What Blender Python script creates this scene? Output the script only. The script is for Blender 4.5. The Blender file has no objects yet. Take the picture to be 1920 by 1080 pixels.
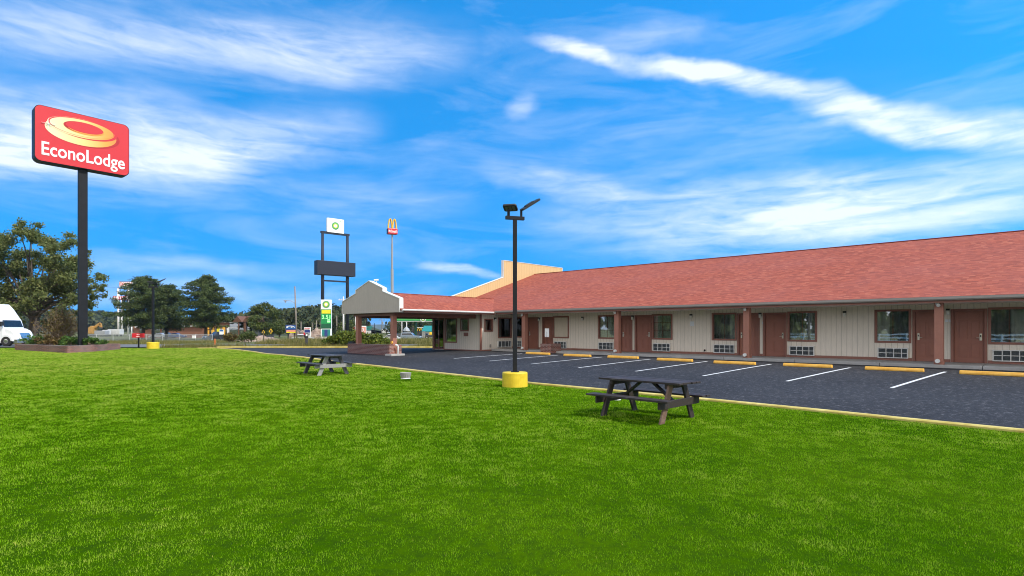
import bpy, bmesh, math, random
import numpy as np
from mathutils import Vector, Matrix
R = math.radians
scene = bpy.context.scene
COL = scene.collection
random.seed(7)

# ------------------------------------------------------------------ camera
CAM_H = 1.42          # eye height above the motel's parking level
F, CX, HY = 1038.0, 960.0, 617.0     # focal length, centre column and horizon row in photo pixels
cd = bpy.data.cameras.new('camera')
cam = bpy.data.objects.new('camera', cd); COL.objects.link(cam)
cam.location = (0, 0, CAM_H); cam.rotation_euler = (R(90), 0, 0)
cd.sensor_width = 36; cd.sensor_fit = 'HORIZONTAL'; cd.lens = F/1920*36
cd.shift_y = (HY-540)/1920; cd.clip_end = 20000; cd.clip_start = 0.05
scene.camera = cam

# ------------------------------------------------------------------ light
SUN_AZ, SUN_EL = R(-27), R(50)       # azimuth from +X towards +Y
sd = Vector((math.cos(SUN_EL)*math.cos(SUN_AZ), math.cos(SUN_EL)*math.sin(SUN_AZ), math.sin(SUN_EL)))
sl = bpy.data.lights.new('sun', 'SUN'); sl.energy = 2.35; sl.angle = R(0.53); sl.color = (1, .955, .88)
so = bpy.data.objects.new('sun', sl); COL.objects.link(so)
so.rotation_euler = sd.to_track_quat('Z', 'Y').to_euler(); so.location = (30, -20, 60)
vs = scene.view_settings
vs.view_transform = 'Standard'; vs.look = 'None'; vs.gamma = 1; vs.use_curve_mapping = False
vs.exposure = 0.90
scene.cycles.use_denoising = True; scene.cycles.filter_width = 1.05
scene.cycles.sample_clamp_indirect = 6
scene.cycles.max_bounces = 8; scene.cycles.transparent_max_bounces = 24
scene.cycles.diffuse_bounces = 4; scene.cycles.glossy_bounces = 4

SKY_TINT = (.105, .89, 1.23, 1)
def sky_world():
    w = bpy.data.worlds.new('World'); scene.world = w; w.use_nodes = True
    nt = w.node_tree; nt.nodes.clear(); N = nt.nodes.new; L = nt.links.new
    out = N('ShaderNodeOutputWorld'); bg = N('ShaderNodeBackground'); L(bg.outputs[0], out.inputs[0])
    bg.inputs[1].default_value = 0.15
    sky = N('ShaderNodeTexSky'); sky.sky_type = 'NISHITA'; sky.sun_disc = False
    sky.sun_elevation = SUN_EL; sky.sun_rotation = math.atan2(sd.x, sd.y)
    sky.air_density = 0.9; sky.dust_density = 0.15; sky.ozone_density = 3.0; sky.altitude = 300
    hs = N('ShaderNodeHueSaturation'); hs.inputs['Hue'].default_value = 0.5; hs.inputs['Saturation'].default_value = 1.0; hs.inputs['Value'].default_value = 1.0
    tc = N('ShaderNodeTexCoord'); sep = N('ShaderNodeSeparateXYZ'); L(tc.outputs['Generated'], sep.inputs[0])
    def m(op, a, b=None, c=None, clamp=False):
        n = N('ShaderNodeMath'); n.operation = op; n.use_clamp = clamp
        for i, v in enumerate((a, b, c)):
            if v is None: continue
            if isinstance(v, (int, float)): n.inputs[i].default_value = v
            else: L(v, n.inputs[i])
        return n.outputs[0]
    # clear dry air: the pale band low over the horizon is kept narrow
    up = N('ShaderNodeCombineXYZ'); L(sep.outputs[0], up.inputs[0]); L(sep.outputs[1], up.inputs[1]); L(m('ADD', m('MULTIPLY', sep.outputs[2], .55), .42), up.inputs[2])
    nrm = N('ShaderNodeVectorMath'); nrm.operation = 'NORMALIZE'; L(up.outputs[0], nrm.inputs[0]); L(nrm.outputs[0], sky.inputs[0])
    tint = N('ShaderNodeMix'); tint.data_type = 'RGBA'; tint.blend_type = 'MULTIPLY'; tint.inputs[0].default_value = 1; L(sky.outputs[0], tint.inputs[6]); tint.inputs[7].default_value = SKY_TINT
    L(tint.outputs[2], hs.inputs['Color'])
    az = m('ARCTAN2', sep.outputs[0], sep.outputs[1])
    el = m('ARCSINE', sep.outputs[2])
    cmb = N('ShaderNodeCombineXYZ'); L(az, cmb.inputs[0]); L(el, cmb.inputs[1])
    P = cmb.outputs[0]
    def noise(sx, sy, rot, scale, detail, rough, dist, seed):
        mp = N('ShaderNodeMapping'); mp.inputs['Scale'].default_value = (sx, sy, 1); mp.inputs['Rotation'].default_value = (0, 0, rot)
        mp.inputs['Location'].default_value = (seed, seed*.37, seed*.11)
        L(P, mp.inputs[0])
        n = N('ShaderNodeTexNoise'); n.inputs['Scale'].default_value = scale; n.inputs['Detail'].default_value = detail
        n.inputs['Roughness'].default_value = rough; n.inputs['Distortion'].default_value = dist
        L(mp.outputs[0], n.inputs[0]); return n.outputs[0]
    # warped coordinate so that the banks have torn edges
    wn = N('ShaderNodeTexNoise'); wn.inputs['Scale'].default_value = 7; wn.inputs['Detail'].default_value = 5; L(P, wn.inputs[0])
    wsub = N('ShaderNodeVectorMath'); wsub.operation = 'SUBTRACT'; L(wn.outputs['Color'], wsub.inputs[0]); wsub.inputs[1].default_value = (.5, .5, .5)
    wsc = N('ShaderNodeVectorMath'); wsc.operation = 'MULTIPLY'; L(wsub.outputs[0], wsc.inputs[0]); wsc.inputs[1].default_value = (.10, .05, 0)
    wad = N('ShaderNodeVectorMath'); wad.operation = 'ADD'; L(P, wad.inputs[0]); L(wsc.outputs[0], wad.inputs[1])
    Q = wad.outputs[0]
    def blob(az0, el0, rot, ra, rb, inner, gain):
        mp = N('ShaderNodeMapping'); mp.vector_type = 'TEXTURE'
        mp.inputs['Location'].default_value = (az0, el0, 0); mp.inputs['Rotation'].default_value = (0, 0, rot); mp.inputs['Scale'].default_value = (ra, rb, 1)
        L(Q, mp.inputs[0])
        ln = N('ShaderNodeVectorMath'); ln.operation = 'LENGTH'; L(mp.outputs[0], ln.inputs[0])
        mr = N('ShaderNodeMapRange'); mr.interpolation_type = 'SMOOTHSTEP'
        L(ln.outputs['Value'], mr.inputs['Value']); mr.inputs['From Min'].default_value = inner; mr.inputs['From Max'].default_value = 1
        mr.inputs['To Min'].default_value = gain; mr.inputs['To Max'].default_value = 0
        return mr.outputs[0]
    BL = [  # azimuth, elevation, tilt, long radius, short radius, inner plateau, gain   (radians)
        (-.64, .265, .05, .30, .105, .15, 1.0), (-.42, .30, .25, .24, .075, .1, .62), (-.80, .235, 0, .22, .05, .1, .85),
        (-.45, .425, .13, .46, .055, .1, .46), (-.70, .40, .2, .26, .06, .1, .46), (-.30, .45, .1, .32, .08, .1, .38), (-.74, .49, .1, .3, .06, .1, .35),
        (.135, .462, -.16, .13, .017, .2, 1.15), (.40, .390, -.30, .19, .024, .3, 1.15), (.60, .305, -.36, .17, .032, .3, 1.15), (.74, .262, -.22, .16, .036, .2, .95), (.28, .425, -.2, .12, .02, .2, .8),
        (.02, .385, .5, .05, .03, .1, .55), (.22, .475, .1, .15, .03, .1, .3),
        (.34, .205, .03, .42, .062, .2, .62), (.62, .185, .06, .40, .085, .2, .66), (.10, .255, -.16, .20, .035, .1, .55), (.45, .155, .05, .45, .06, .1, .55), (.3, .30, 0, .5, .12, .1, .16),
        (-.085, .103, -.12, .10, .011, .2, .65), (-.56, .100, 0, .20, .025, .1, .42), (-.52, .06, 0, .34, .028, .1, .42), (-.33, .05, .1, .2, .03, .1, .3), (-.25, .22, 0, .25, .06, .1, .25),
        (1.6, .35, .2, .6, .1, .1, .7), (2.6, .5, -.2, .7, .12, .1, .7), (-1.6, .4, .1, .7, .1, .1, .6), (-2.6, .3, .1, .6, .1, .1, .7)]
    acc = None
    for b in BL:
        v = blob(*b); acc = v if acc is None else m('ADD', acc, v)
    n1 = noise(2.2, 17, -.08, 1.9, 8, .56, .6, 3.1)
    n2 = noise(4, 16, .22, 3.0, 8, .60, .8, 8.4)
    tex = m('ADD', m('MULTIPLY', n1, .62), m('MULTIPLY', n2, .38))
    tex = m('SUBTRACT', m('MULTIPLY', tex, 3.0), .85)
    thin = m('MULTIPLY', noise(2.2, 9, .06, 1.6, 7, .6, .6, 1.7), 1.0)
    thin = m('MULTIPLY', m('SUBTRACT', thin, .47), .8, clamp=True)
    cov = m('ADD', m('MULTIPLY', acc, m('MAXIMUM', tex, .17)), thin)
    cov = m('MULTIPLY', cov, 1.0, clamp=True)
    # added white cloud, unseen behind the photographer, as neutral fill for the shaded front
    fill_veil = N('ShaderNodeMapRange'); fill_veil.interpolation_type = 'SMOOTHSTEP'; L(sep.outputs[1], fill_veil.inputs['Value'])
    for nm, v in (('From Min', .12), ('From Max', -.45), ('To Min', 0), ('To Max', .95)): fill_veil.inputs[nm].default_value = v
    vt = m('MULTIPLY', fill_veil.outputs[0], m('ADD', m('MULTIPLY', n1, .6), .70), clamp=True)
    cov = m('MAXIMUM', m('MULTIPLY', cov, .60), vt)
    mix = N('ShaderNodeMix'); mix.data_type = 'RGBA'
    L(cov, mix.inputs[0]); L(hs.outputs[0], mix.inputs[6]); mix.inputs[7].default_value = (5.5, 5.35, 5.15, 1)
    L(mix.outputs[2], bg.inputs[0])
    w.cycles.sampling_method = 'MANUAL'; w.cycles.sample_map_resolution = 512
sky_world()

# ------------------------------------------------------------------ coordinates
CB, SB = math.cos(R(43.08)), math.sin(R(43.08))     # the motel's long axis b=(CB,-SB), its depth axis n=(SB,CB)
def SP(x, y): return CB*x-SB*y, SB*x+CB*y
def XY(s, p): return CB*s+SB*p, -SB*s+CB*p
def clamp(t, a=0., b=1.): return max(a, min(b, t))
def sm(t): t = clamp(t); return t*t*(3-2*t)
def g(x, y):
    """height of the ground"""
    s, p = SP(x, y)
    t = clamp((24.5-p)/11.5); t = t*.6+.4*sm(t)
    w = 1-.72*math.exp(-((s+29)/6.5)**2)*sm((p-9)/6)
    near = -.34*t*w
    far = -.3-.85*sm((y-64)/62)
    k = sm((y-39)/11)
    return near*(1-k)+far*k
def px2g(px, py):
    z = CAM_H*F/(py-HY)
    for _ in range(60):
        z = .5*z+.5*(CAM_H-g((px-CX)/F*z, z))*F/(py-HY)
    return (px-CX)/F*z, z
def PX(px, z): return (px-CX)/F*z
def HZ(py, z): return CAM_H+(HY-py)/F*z
def s_at(px, p):
    u = (px-CX)/F; z = p/(SB*u+CB); return z*(CB*u-SB)
def p_at(px, s):
    u = (px-CX)/F
    return s*(CB+SB*u)/(u*CB-SB)
def z_at(px, p): return p/(SB*(px-CX)/F+CB)
def h_at(px, py, p): return HZ(py, z_at(px, p))

# ------------------------------------------------------------------ materials
MATS = {}
def nodes(name):
    m = bpy.data.materials.new(name); m.use_nodes = True
    nt = m.node_tree; b = nt.nodes['Principled BSDF']
    MATS[name] = m
    return m, nt, b
def rgb(c): return (c[0], c[1], c[2], 1)
def mat(name, col, rough=.6, metal=0, var=.12, vscale=3., bump=0, bscale=40., col2=None, spec=.5, coat=0):
    m, nt, b = nodes(name); N = nt.nodes.new; L = nt.links.new
    b.inputs['Roughness'].default_value = rough; b.inputs['Metallic'].default_value = metal
    b.inputs['Specular IOR Level'].default_value = spec; b.inputs['Coat Weight'].default_value = coat
    tc = N('ShaderNodeTexCoord')
    n = N('ShaderNodeTexNoise'); n.inputs['Scale'].default_value = vscale; n.inputs['Detail'].default_value = 6; n.inputs['Roughness'].default_value = .65
    L(tc.outputs['Object'], n.inputs[0])
    r = N('ShaderNodeValToRGB'); r.color_ramp.elements[0].position = .3; r.color_ramp.elements[1].position = .7
    c2 = col2 or tuple(c*(1+var) for c in col)
    r.color_ramp.elements[0].color = rgb(tuple(c*(1-var) for c in col)); r.color_ramp.elements[1].color = rgb(c2)
    L(n.outputs[0], r.inputs[0]); L(r.outputs[0], b.inputs['Base Color'])
    if bump:
        n2 = N('ShaderNodeTexNoise'); n2.inputs['Scale'].default_value = bscale; n2.inputs['Detail'].default_value = 4; L(tc.outputs['Object'], n2.inputs[0])
        bp = N('ShaderNodeBump'); bp.inputs['Strength'].default_value = bump; bp.inputs['Distance'].default_value = .02
        L(n2.outputs[0], bp.inputs['Height']); L(bp.outputs[0], b.inputs['Normal'])
    return m
def mathn(nt, op, a, b=None, clampv=False):
    n = nt.nodes.new('ShaderNodeMath'); n.operation = op; n.use_clamp = clampv
    for i, v in enumerate((a, b)):
        if v is None: continue
        if isinstance(v, (int, float)): n.inputs[i].default_value = v
        else: nt.links.new(v, n.inputs[i])
    return n.outputs[0]
def mixc(nt, fac, a, b, mode='MIX'):
    n = nt.nodes.new('ShaderNodeMix'); n.data_type = 'RGBA'; n.blend_type = mode
    for i, v in ((0, fac), (6, a), (7, b)):
        if isinstance(v, (int, float)): n.inputs[i].default_value = v
        elif isinstance(v, tuple): n.inputs[i].default_value = rgb(v)
        else: nt.links.new(v, n.inputs[i])
    return n.outputs[2]
def noise(nt, vec, scale, detail=5, rough=.6, dist=0):
    n = nt.nodes.new('ShaderNodeTexNoise'); n.inputs['Scale'].default_value = scale; n.inputs['Detail'].default_value = detail
    n.inputs['Roughness'].default_value = rough; n.inputs['Distortion'].default_value = dist
    nt.links.new(vec, n.inputs[0]); return n.outputs[0]
def mapping(nt, vec, scale=(1, 1, 1), rot=(0, 0, 0)):
    n = nt.nodes.new('ShaderNodeMapping'); n.inputs['Scale'].default_value = scale; n.inputs['Rotation'].default_value = rot
    nt.links.new(vec, n.inputs[0]); return n.outputs[0]
def ramp(nt, fac, *stops):
    r = nt.nodes.new('ShaderNodeValToRGB'); e = r.color_ramp.elements
    while len(e) < len(stops): e.new(.5)
    for i, (p, c) in enumerate(stops):
        e[i].position = p; e[i].color = rgb(c) if isinstance(c, tuple) else (c, c, c, 1)
    nt.links.new(fac, r.inputs[0]); return r.outputs[0]
def bump(nt, b, h, strength, dist):
    n = nt.nodes.new('ShaderNodeBump'); n.inputs['Strength'].default_value = strength; n.inputs['Distance'].default_value = dist
    nt.links.new(h, n.inputs['Height']); nt.links.new(n.outputs[0], b.inputs['Normal'])

def m_asphalt():
    m, nt, b = nodes('asphalt'); v = nt.nodes.new('ShaderNodeTexCoord').outputs['Object']
    fine = noise(nt, v, 22, 4, .75); mid = noise(nt, v, 1.1, 5, .6); grit = noise(nt, v, 9, 4, .85); big = noise(nt, v, .16, 4, .55)
    c = mixc(nt, ramp(nt, mid, (.35, .0), (.7, 1.)), (.0155, .0152, .0172), (.0235, .023, .026))
    c = mixc(nt, ramp(nt, big, (.45, .0), (.62, 1.)), c, (.0275, .027, .030))
    sp = ramp(nt, fine, (.58, .0), (.68, 1.))
    c = mixc(nt, mathn(nt, 'MULTIPLY', sp, .6), c, (.13, .132, .15))
    c = mixc(nt, mathn(nt, 'MULTIPLY', ramp(nt, grit, (.56, .0), (.68, 1.)), .85), c, (.19, .187, .20))
    c = mixc(nt, mathn(nt, 'MULTIPLY', ramp(nt, grit, (.36, 1.), (.45, .0)), .9), c, (.003, .003, .005))
    st = noise(nt, mapping(nt, v, (1, 1, 1)), 3.2, 8, .8)
    c = mixc(nt, mathn(nt, 'MULTIPLY', ramp(nt, st, (.60, .0), (.68, 1.)), .18), c, (.10, .10, .11))
    nt.links.new(c, b.inputs['Base Color']); b.inputs['Roughness'].default_value = .82; b.inputs['Specular IOR Level'].default_value = .3
    bump(nt, b, fine, .7, .012); return m
def m_lawn():
    m, nt, b = nodes('lawn_soil'); v = nt.nodes.new('ShaderNodeTexCoord').outputs['Object']
    c = mixc(nt, ramp(nt, noise(nt, v, .35, 5), (.35, .0), (.65, 1.)), (.042, .112, .001), (.078, .160, .002))
    c = mixc(nt, mathn(nt, 'MULTIPLY', ramp(nt, noise(nt, v, 9, 6, .75), (.42, .0), (.6, 1.)), .5), c, (.02, .05, .006))
    nt.links.new(c, b.inputs['Base Color']); b.inputs['Roughness'].default_value = .95; b.inputs['Specular IOR Level'].default_value = 0
    bump(nt, b, noise(nt, v, 30, 4, .8), .9, .04); return m
def m_blade():
    m, nt, b = nodes('grass_blade'); N = nt.nodes.new
    a = N('ShaderNodeAttribute'); a.attribute_name = 'tint'
    geo = N('ShaderNodeNewGeometry')
    c = ramp(nt, a.outputs['Fac'], (0., (.028, .080, .001)), (.35, (.086, .212, .003)), (.62, (.158, .300, .008)), (.82, (.260, .355, .040)), (1., (.34, .33, .07)))
    c = mixc(nt, .5, c, mixc(nt, geo.outputs['Random Per Island'], (.78, .80, .7), (1.25, 1.2, 1.3)), 'MULTIPLY')
    c2 = mixc(nt, 1., c, (1.42, 1.42, 1.42), 'MULTIPLY')
    df = N('ShaderNodeBsdfDiffuse'); nt.links.new(c2, df.inputs[0])
    tr = N('ShaderNodeBsdfTranslucent'); nt.links.new(c2, tr.inputs[0])
    ms = N('ShaderNodeMixShader'); ms.inputs[0].default_value = .3
    nt.links.new(df.outputs[0], ms.inputs[1]); nt.links.new(tr.outputs[0], ms.inputs[2])
    nt.links.new(ms.outputs[0], nt.nodes['Material Output'].inputs[0]); return m
def m_leaf(name, c0, c1, c2, trans=.25):
    m, nt, b = nodes(name); N = nt.nodes.new
    geo = N('ShaderNodeNewGeometry'); v = N('ShaderNodeTexCoord').outputs['Object']
    c = ramp(nt, geo.outputs['Random Per Island'], (0., c0), (.55, c1), (1., c2))
    c = mixc(nt, ramp(nt, noise(nt, v, .5, 3), (.35, .0), (.65, .5)), c, mixc(nt, 1., c, (1.5, 1.25, .9), 'MULTIPLY'))
    nt.links.new(c, b.inputs['Base Color']); b.inputs['Roughness'].default_value = .6; b.inputs['Specular IOR Level'].default_value = .2
    tr = N('ShaderNodeBsdfTranslucent'); nt.links.new(c, tr.inputs[0])
    ms = N('ShaderNodeMixShader'); ms.inputs[0].default_value = trans
    nt.links.new(b.outputs[0], ms.inputs[1]); nt.links.new(tr.outputs[0], ms.inputs[2])
    nt.links.new(ms.outputs[0], nt.nodes['Material Output'].inputs[0]); return m
def m_shingle():
    m, nt, b = nodes('roof_shingle'); v = nt.nodes.new('ShaderNodeTexCoord').outputs['Object']
    sx = nt.nodes.new('ShaderNodeSeparateXYZ'); nt.links.new(v, sx.inputs[0])
    rowf = mathn(nt, 'MULTIPLY', mathn(nt, 'ADD', sx.outputs[1], 50), 1/.13); row = mathn(nt, 'FLOOR', rowf)
    w1 = nt.nodes.new('ShaderNodeTexWhiteNoise'); w1.noise_dimensions = '1D'; nt.links.new(row, w1.inputs['W'])
    col = mathn(nt, 'FLOOR', mathn(nt, 'ADD', mathn(nt, 'MULTIPLY', mathn(nt, 'ADD', sx.outputs[0], 50), 1/.19), mathn(nt, 'MULTIPLY', w1.outputs[0], 9)))
    cx = nt.nodes.new('ShaderNodeCombineXYZ'); nt.links.new(row, cx.inputs[0]); nt.links.new(col, cx.inputs[1])
    w2 = nt.nodes.new('ShaderNodeTexWhiteNoise'); w2.noise_dimensions = '2D'; nt.links.new(cx.outputs[0], w2.inputs['Vector'])
    tab = ramp(nt, w2.outputs[0], (0., (.245, .060, .037)), (.45, (.310, .076, .045)), (.85, (.355, .092, .054)), (1., (.40, .122, .074)))
    edge = mathn(nt, 'LESS_THAN', mathn(nt, 'FRACT', rowf), .10)
    shing = mixc(nt, mathn(nt, 'MULTIPLY', edge, .5), tab, (.14, .042, .03))
    st = noise(nt, mapping(nt, v, (.9, 3.6, 1)), 1.9, 5, .7)
    c = mixc(nt, ramp(nt, st, (.36, .0), (.64, 1.)), mixc(nt, 1., shing, (.80, .78, .79), 'MULTIPLY'), mixc(nt, 1., shing, (1.15, 1.13, 1.08), 'MULTIPLY'))
    f = noise(nt, mapping(nt, v, (1, 2.4, 1)), 9, 3, .7)
    c = mixc(nt, ramp(nt, f, (.62, .0), (.72, .55)), c, (.55, .21, .145))
    bigp = noise(nt, v, .25, 4)
    c = mixc(nt, ramp(nt, bigp, (.4, .0), (.7, .35)), c, (.30, .10, .085))
    nt.links.new(c, b.inputs['Base Color']); b.inputs['Roughness'].default_value = .88; b.inputs['Specular IOR Level'].default_value = .25
    bump(nt, b, mixc(nt, .5, w2.outputs[0], f), .5, .03); return m
def m_siding(name, col, dark, pitch=.203, gw=.07):
    m, nt, b = nodes(name); v = nt.nodes.new('ShaderNodeTexCoord').outputs['Object']
    sx = nt.nodes.new('ShaderNodeSeparateXYZ'); nt.links.new(v, sx.inputs[0])
    t = mathn(nt, 'FRACT', mathn(nt, 'MULTIPLY', mathn(nt, 'ADD', mathn(nt, 'ADD', sx.outputs[0], sx.outputs[1]), 100), 1/pitch))
    groove = mathn(nt, 'LESS_THAN', t, gw)
    grain = noise(nt, mapping(nt, v, (9, 9, .8)), 3, 6, .7)
    c = mixc(nt, ramp(nt, grain, (.3, .0), (.7, 1.)), tuple(x*.90 for x in col), tuple(x*1.07 for x in col))
    st = noise(nt, mapping(nt, v, (1.2, 1.2, .35)), 1.6, 5, .65)
    c = mixc(nt, ramp(nt, st, (.5, .0), (.75, .4)), c, tuple(x*.8 for x in col))
    c = mixc(nt, groove, c, dark)
    nt.links.new(c, b.inputs['Base Color']); b.inputs['Roughness'].default_value = .75; b.inputs['Specular IOR Level'].default_value = .25
    bump(nt, b, mathn(nt, 'SUBTRACT', 1., groove), .6, .012); return m
def m_brick(name, c1, c2, mo, bw=.22, rh=.075):
    m, nt, b = nodes(name); v = nt.nodes.new('ShaderNodeTexCoord').outputs['Object']
    sx = nt.nodes.new('ShaderNodeSeparateXYZ'); nt.links.new(v, sx.inputs[0])
    cb = nt.nodes.new('ShaderNodeCombineXYZ'); nt.links.new(mathn(nt, 'ADD', sx.outputs[0], sx.outputs[1]), cb.inputs[0]); nt.links.new(sx.outputs[2], cb.inputs[1])
    br = nt.nodes.new('ShaderNodeTexBrick'); nt.links.new(cb.outputs[0], br.inputs[0])
    br.inputs['Scale'].default_value = 1; br.inputs['Brick Width'].default_value = bw; br.inputs['Row Height'].default_value = rh; br.inputs['Mortar Size'].default_value = .009
    br.inputs['Color1'].default_value = rgb(c1); br.inputs['Color2'].default_value = rgb(c2); br.inputs['Mortar'].default_value = rgb(mo)
    c = mixc(nt, .6, br.outputs[0], mixc(nt, noise(nt, v, 6, 5, .7), (.55, .55, .55), (1.5, 1.45, 1.4)), 'MULTIPLY')
    nt.links.new(c, b.inputs['Base Color']); b.inputs['Roughness'].default_value = .85
    bump(nt, b, br.outputs['Fac'], -.5, .01); return m
def m_glass(name, tint=(.02, .022, .025), fac=.30):
    """window pane: part mirror, part see-through"""
    m, nt, b = nodes(name); N = nt.nodes.new
    gl = N('ShaderNodeBsdfGlossy'); gl.inputs['Color'].default_value = rgb((.92, .96, 1.)); gl.inputs['Roughness'].default_value = .015
    trn = N('ShaderNodeBsdfTransparent'); trn.inputs[0].default_value = rgb(tint)
    ms = N('ShaderNodeMixShader'); ms.inputs[0].default_value = fac
    nt.links.new(trn.outputs[0], ms.inputs[1]); nt.links.new(gl.outputs[0], ms.inputs[2])
    v = N('ShaderNodeTexCoord').outputs['Object']
    bp = N('ShaderNodeBump'); bp.inputs['Strength'].default_value = .03; bp.inputs['Distance'].default_value = .02
    nt.links.new(noise(nt, v, 1.6, 2), bp.inputs['Height']); nt.links.new(bp.outputs[0], gl.inputs['Normal'])
    nt.links.new(ms.outputs[0], nt.nodes['Material Output'].inputs[0]); return m
def m_wood(name, col, light):
    m, nt, b = nodes(name); v = nt.nodes.new('ShaderNodeTexCoord').outputs['Object']
    gr = noise(nt, mapping(nt, v, (1.2, 16, 16)), 2.4, 7, .7, .6)
    pt = noise(nt, v, 3.5, 6, .75)
    c = mixc(nt, ramp(nt, gr, (.35, .0), (.7, 1.)), col, tuple(x*1.9 for x in col))
    c = mixc(nt, ramp(nt, pt, (.52, .0), (.68, .8)), c, light)
    nt.links.new(c, b.inputs['Base Color']); b.inputs['Roughness'].default_value = .62; b.inputs['Specular IOR Level'].default_value = .4
    bump(nt, b, gr, .5, .006); return m
def m_field():
    m, nt, b = nodes('field_ground'); v = nt.nodes.new('ShaderNodeTexCoord').outputs['Object']
    c = mixc(nt, ramp(nt, noise(nt, v, .06, 6, .65), (.38, .0), (.62, 1.)), (.085, .11, .032), (.19, .17, .085))
    c = mixc(nt, ramp(nt, noise(nt, v, 1.2, 6, .7), (.4, .0), (.7, .6)), c, (.06, .085, .022))
    nt.links.new(c, b.inputs['Base Color']); b.inputs['Roughness'].default_value = .95; b.inputs['Specular IOR Level'].default_value = .1
    return m
def m_fence():
    m, nt, b = nodes('chain_link'); N = nt.nodes.new
    b.inputs['Base Color'].default_value = rgb((.42, .45, .47)); b.inputs['Roughness'].default_value = .45; b.inputs['Metallic'].default_value = .3
    v = N('ShaderNodeTexCoord').outputs['Object']
    sx = N('ShaderNodeSeparateXYZ'); nt.links.new(v, sx.inputs[0])
    k = 1/.12
    a1 = mathn(nt, 'FRACT', mathn(nt, 'MULTIPLY', mathn(nt, 'ADD', mathn(nt, 'ADD', sx.outputs[0], sx.outputs[2]), 500), k))
    a2 = mathn(nt, 'FRACT', mathn(nt, 'MULTIPLY', mathn(nt, 'ADD', mathn(nt, 'SUBTRACT', sx.outputs[0], sx.outputs[2]), 500), k))
    w = mathn(nt, 'MAXIMUM', mathn(nt, 'LESS_THAN', a1, .16), mathn(nt, 'LESS_THAN', a2, .16))
    nt.links.new(w, b.inputs['Alpha']); return m
def m_emit(name, col, st):
    m, nt, b = nodes(name); b.inputs['Base Color'].default_value = rgb(col); b.inputs['Emission Color'].default_value = rgb(col); b.inputs['Emission Strength'].default_value = st; return m
def m_emblem():
    """printed gold of the ring emblem: pale at one end, orange at the other"""
    m, nt, b = nodes('emblem_gold'); v = nt.nodes.new('ShaderNodeTexCoord').outputs['Object']
    sx = nt.nodes.new('ShaderNodeSeparateXYZ'); nt.links.new(v, sx.inputs[0])
    t = mathn(nt, 'ADD', mathn(nt, 'MULTIPLY', sx.outputs[0], .19), .45)
    c = ramp(nt, t, (0., (.80, .72, .48)), (.45, (.82, .62, .22)), (.72, (.85, .36, .06)), (1., (.78, .12, .05)))
    nt.links.new(c, b.inputs['Base Color']); b.inputs['Roughness'].default_value = .35; return m

m_asphalt(); m_lawn(); m_blade(); m_shingle(); m_field(); m_fence(); m_emblem()
m_leaf('oak_leaf', (.085, .118, .034), (.155, .195, .066), (.23, .245, .10), .4)
m_leaf('pine_needles', (.032, .058, .018), (.074, .112, .036), (.125, .165, .060), .25)
m_leaf('broad_leaf', (.040, .075, .018), (.085, .12, .035), (.15, .17, .06))
m_leaf('bush_leaf', (.045, .085, .012), (.11, .16, .022), (.21, .23, .04))
m_leaf('hill_leaf', (.020, .034, .014), (.042, .060, .024), (.080, .090, .034), .1)
m_leaf('twig_leaf', (.085, .060, .028), (.16, .11, .045), (.13, .13, .04), .2)
m_leaf('low_plant_leaf', (.03, .08, .015), (.07, .15, .03), (.13, .20, .05))
m_leaf('weed_leaf', (.10, .12, .025), (.20, .20, .06), (.33, .28, .13), .3)
m_siding('siding_beige', (.80, .725, .63), (.50, .45, .38))
m_siding('siding_parapet', (.62, .44, .22), (.45, .30, .13), .203, .09)
m_siding('siding_gable', (.46, .405, .36), (.36, .315, .28), .203, .05)
m_siding('siding_blank', (.66, .58, .47), (.56, .49, .39), 1.2, .01)
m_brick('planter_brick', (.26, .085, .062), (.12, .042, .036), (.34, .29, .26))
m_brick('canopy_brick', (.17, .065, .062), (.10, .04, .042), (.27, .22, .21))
m_brick('far_brick', (.25, .085, .045), (.20, .065, .038), (.24, .17, .13))
m_glass('pane', (.90, .92, .92), .20); m_glass('dark_pane', (.12, .13, .14), .12); m_glass('far_glass', (.05, .06, .07), .35)
m_wood('table_wood', (.024, .017, .015), (.095, .080, .072)); m_wood('table_wood_lit', (.11, .065, .045), (.28, .20, .155)); m_wood('table_wood_grey', (.035, .034, .038), (.17, .17, .18)); m_wood('pale_board', (.20, .195, .19), (.36, .35, .34))
mat('door_brown', (.31, .120, .082), .5, var=.06); mat('trim_brown', (.27, .115, .085), .6, var=.1); mat('column_brown', (.35, .150, .105), .6, var=.09)
mat('beam_brown', (.20, .082, .058), .6, var=.12)
mat('gutter', (.30, .275, .25), .5, var=.06); mat('white_trim', (.74, .74, .72), .5, var=.06); mat('white_paint', (.78, .78, .76), .55, var=.05)
mat('soffit', (.70, .65, .57), .8); mat('concrete', (.36, .35, .335), .9, var=.16, vscale=1.3, bump=.3); mat('interior', (.10, .095, .085), .9)
mat('sheer', (.30, .30, .28), .9, var=.1); mat('curtain', (.62, .64, .56), .9, var=.08); mat('curtain_green', (.40, .46, .36), .9, var=.1)
mat('steel', (.66, .62, .54), .3, .8, var=.05); mat('black_plastic', (.02, .02, .022), .5); mat('dark_grille', (.045, .06, .075), .5, var=.3, vscale=14)
mat('lens_grey', (.16, .16, .155), .25, var=.05); mat('lamp_glass', (.80, .79, .74), .3, var=.03); mat('plate_white', (.74, .77, .80), .4, var=.03)
mat('pole_black', (.010, .011, .015), .6, spec=.25, var=.25, vscale=2, bump=.08, bscale=12); mat('sign_case', (.014, .017, .030), .5, spec=.3, var=.2)
mat('sign_red', (.62, .022, .032), .35, var=.03, vscale=.6); mat('sign_red_dark', (.45, .012, .018), .35); mat('sign_white', (.88, .88, .88), .35, var=.02); mat('sign_orange', (.85, .34, .05), .35, var=.05)
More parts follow.
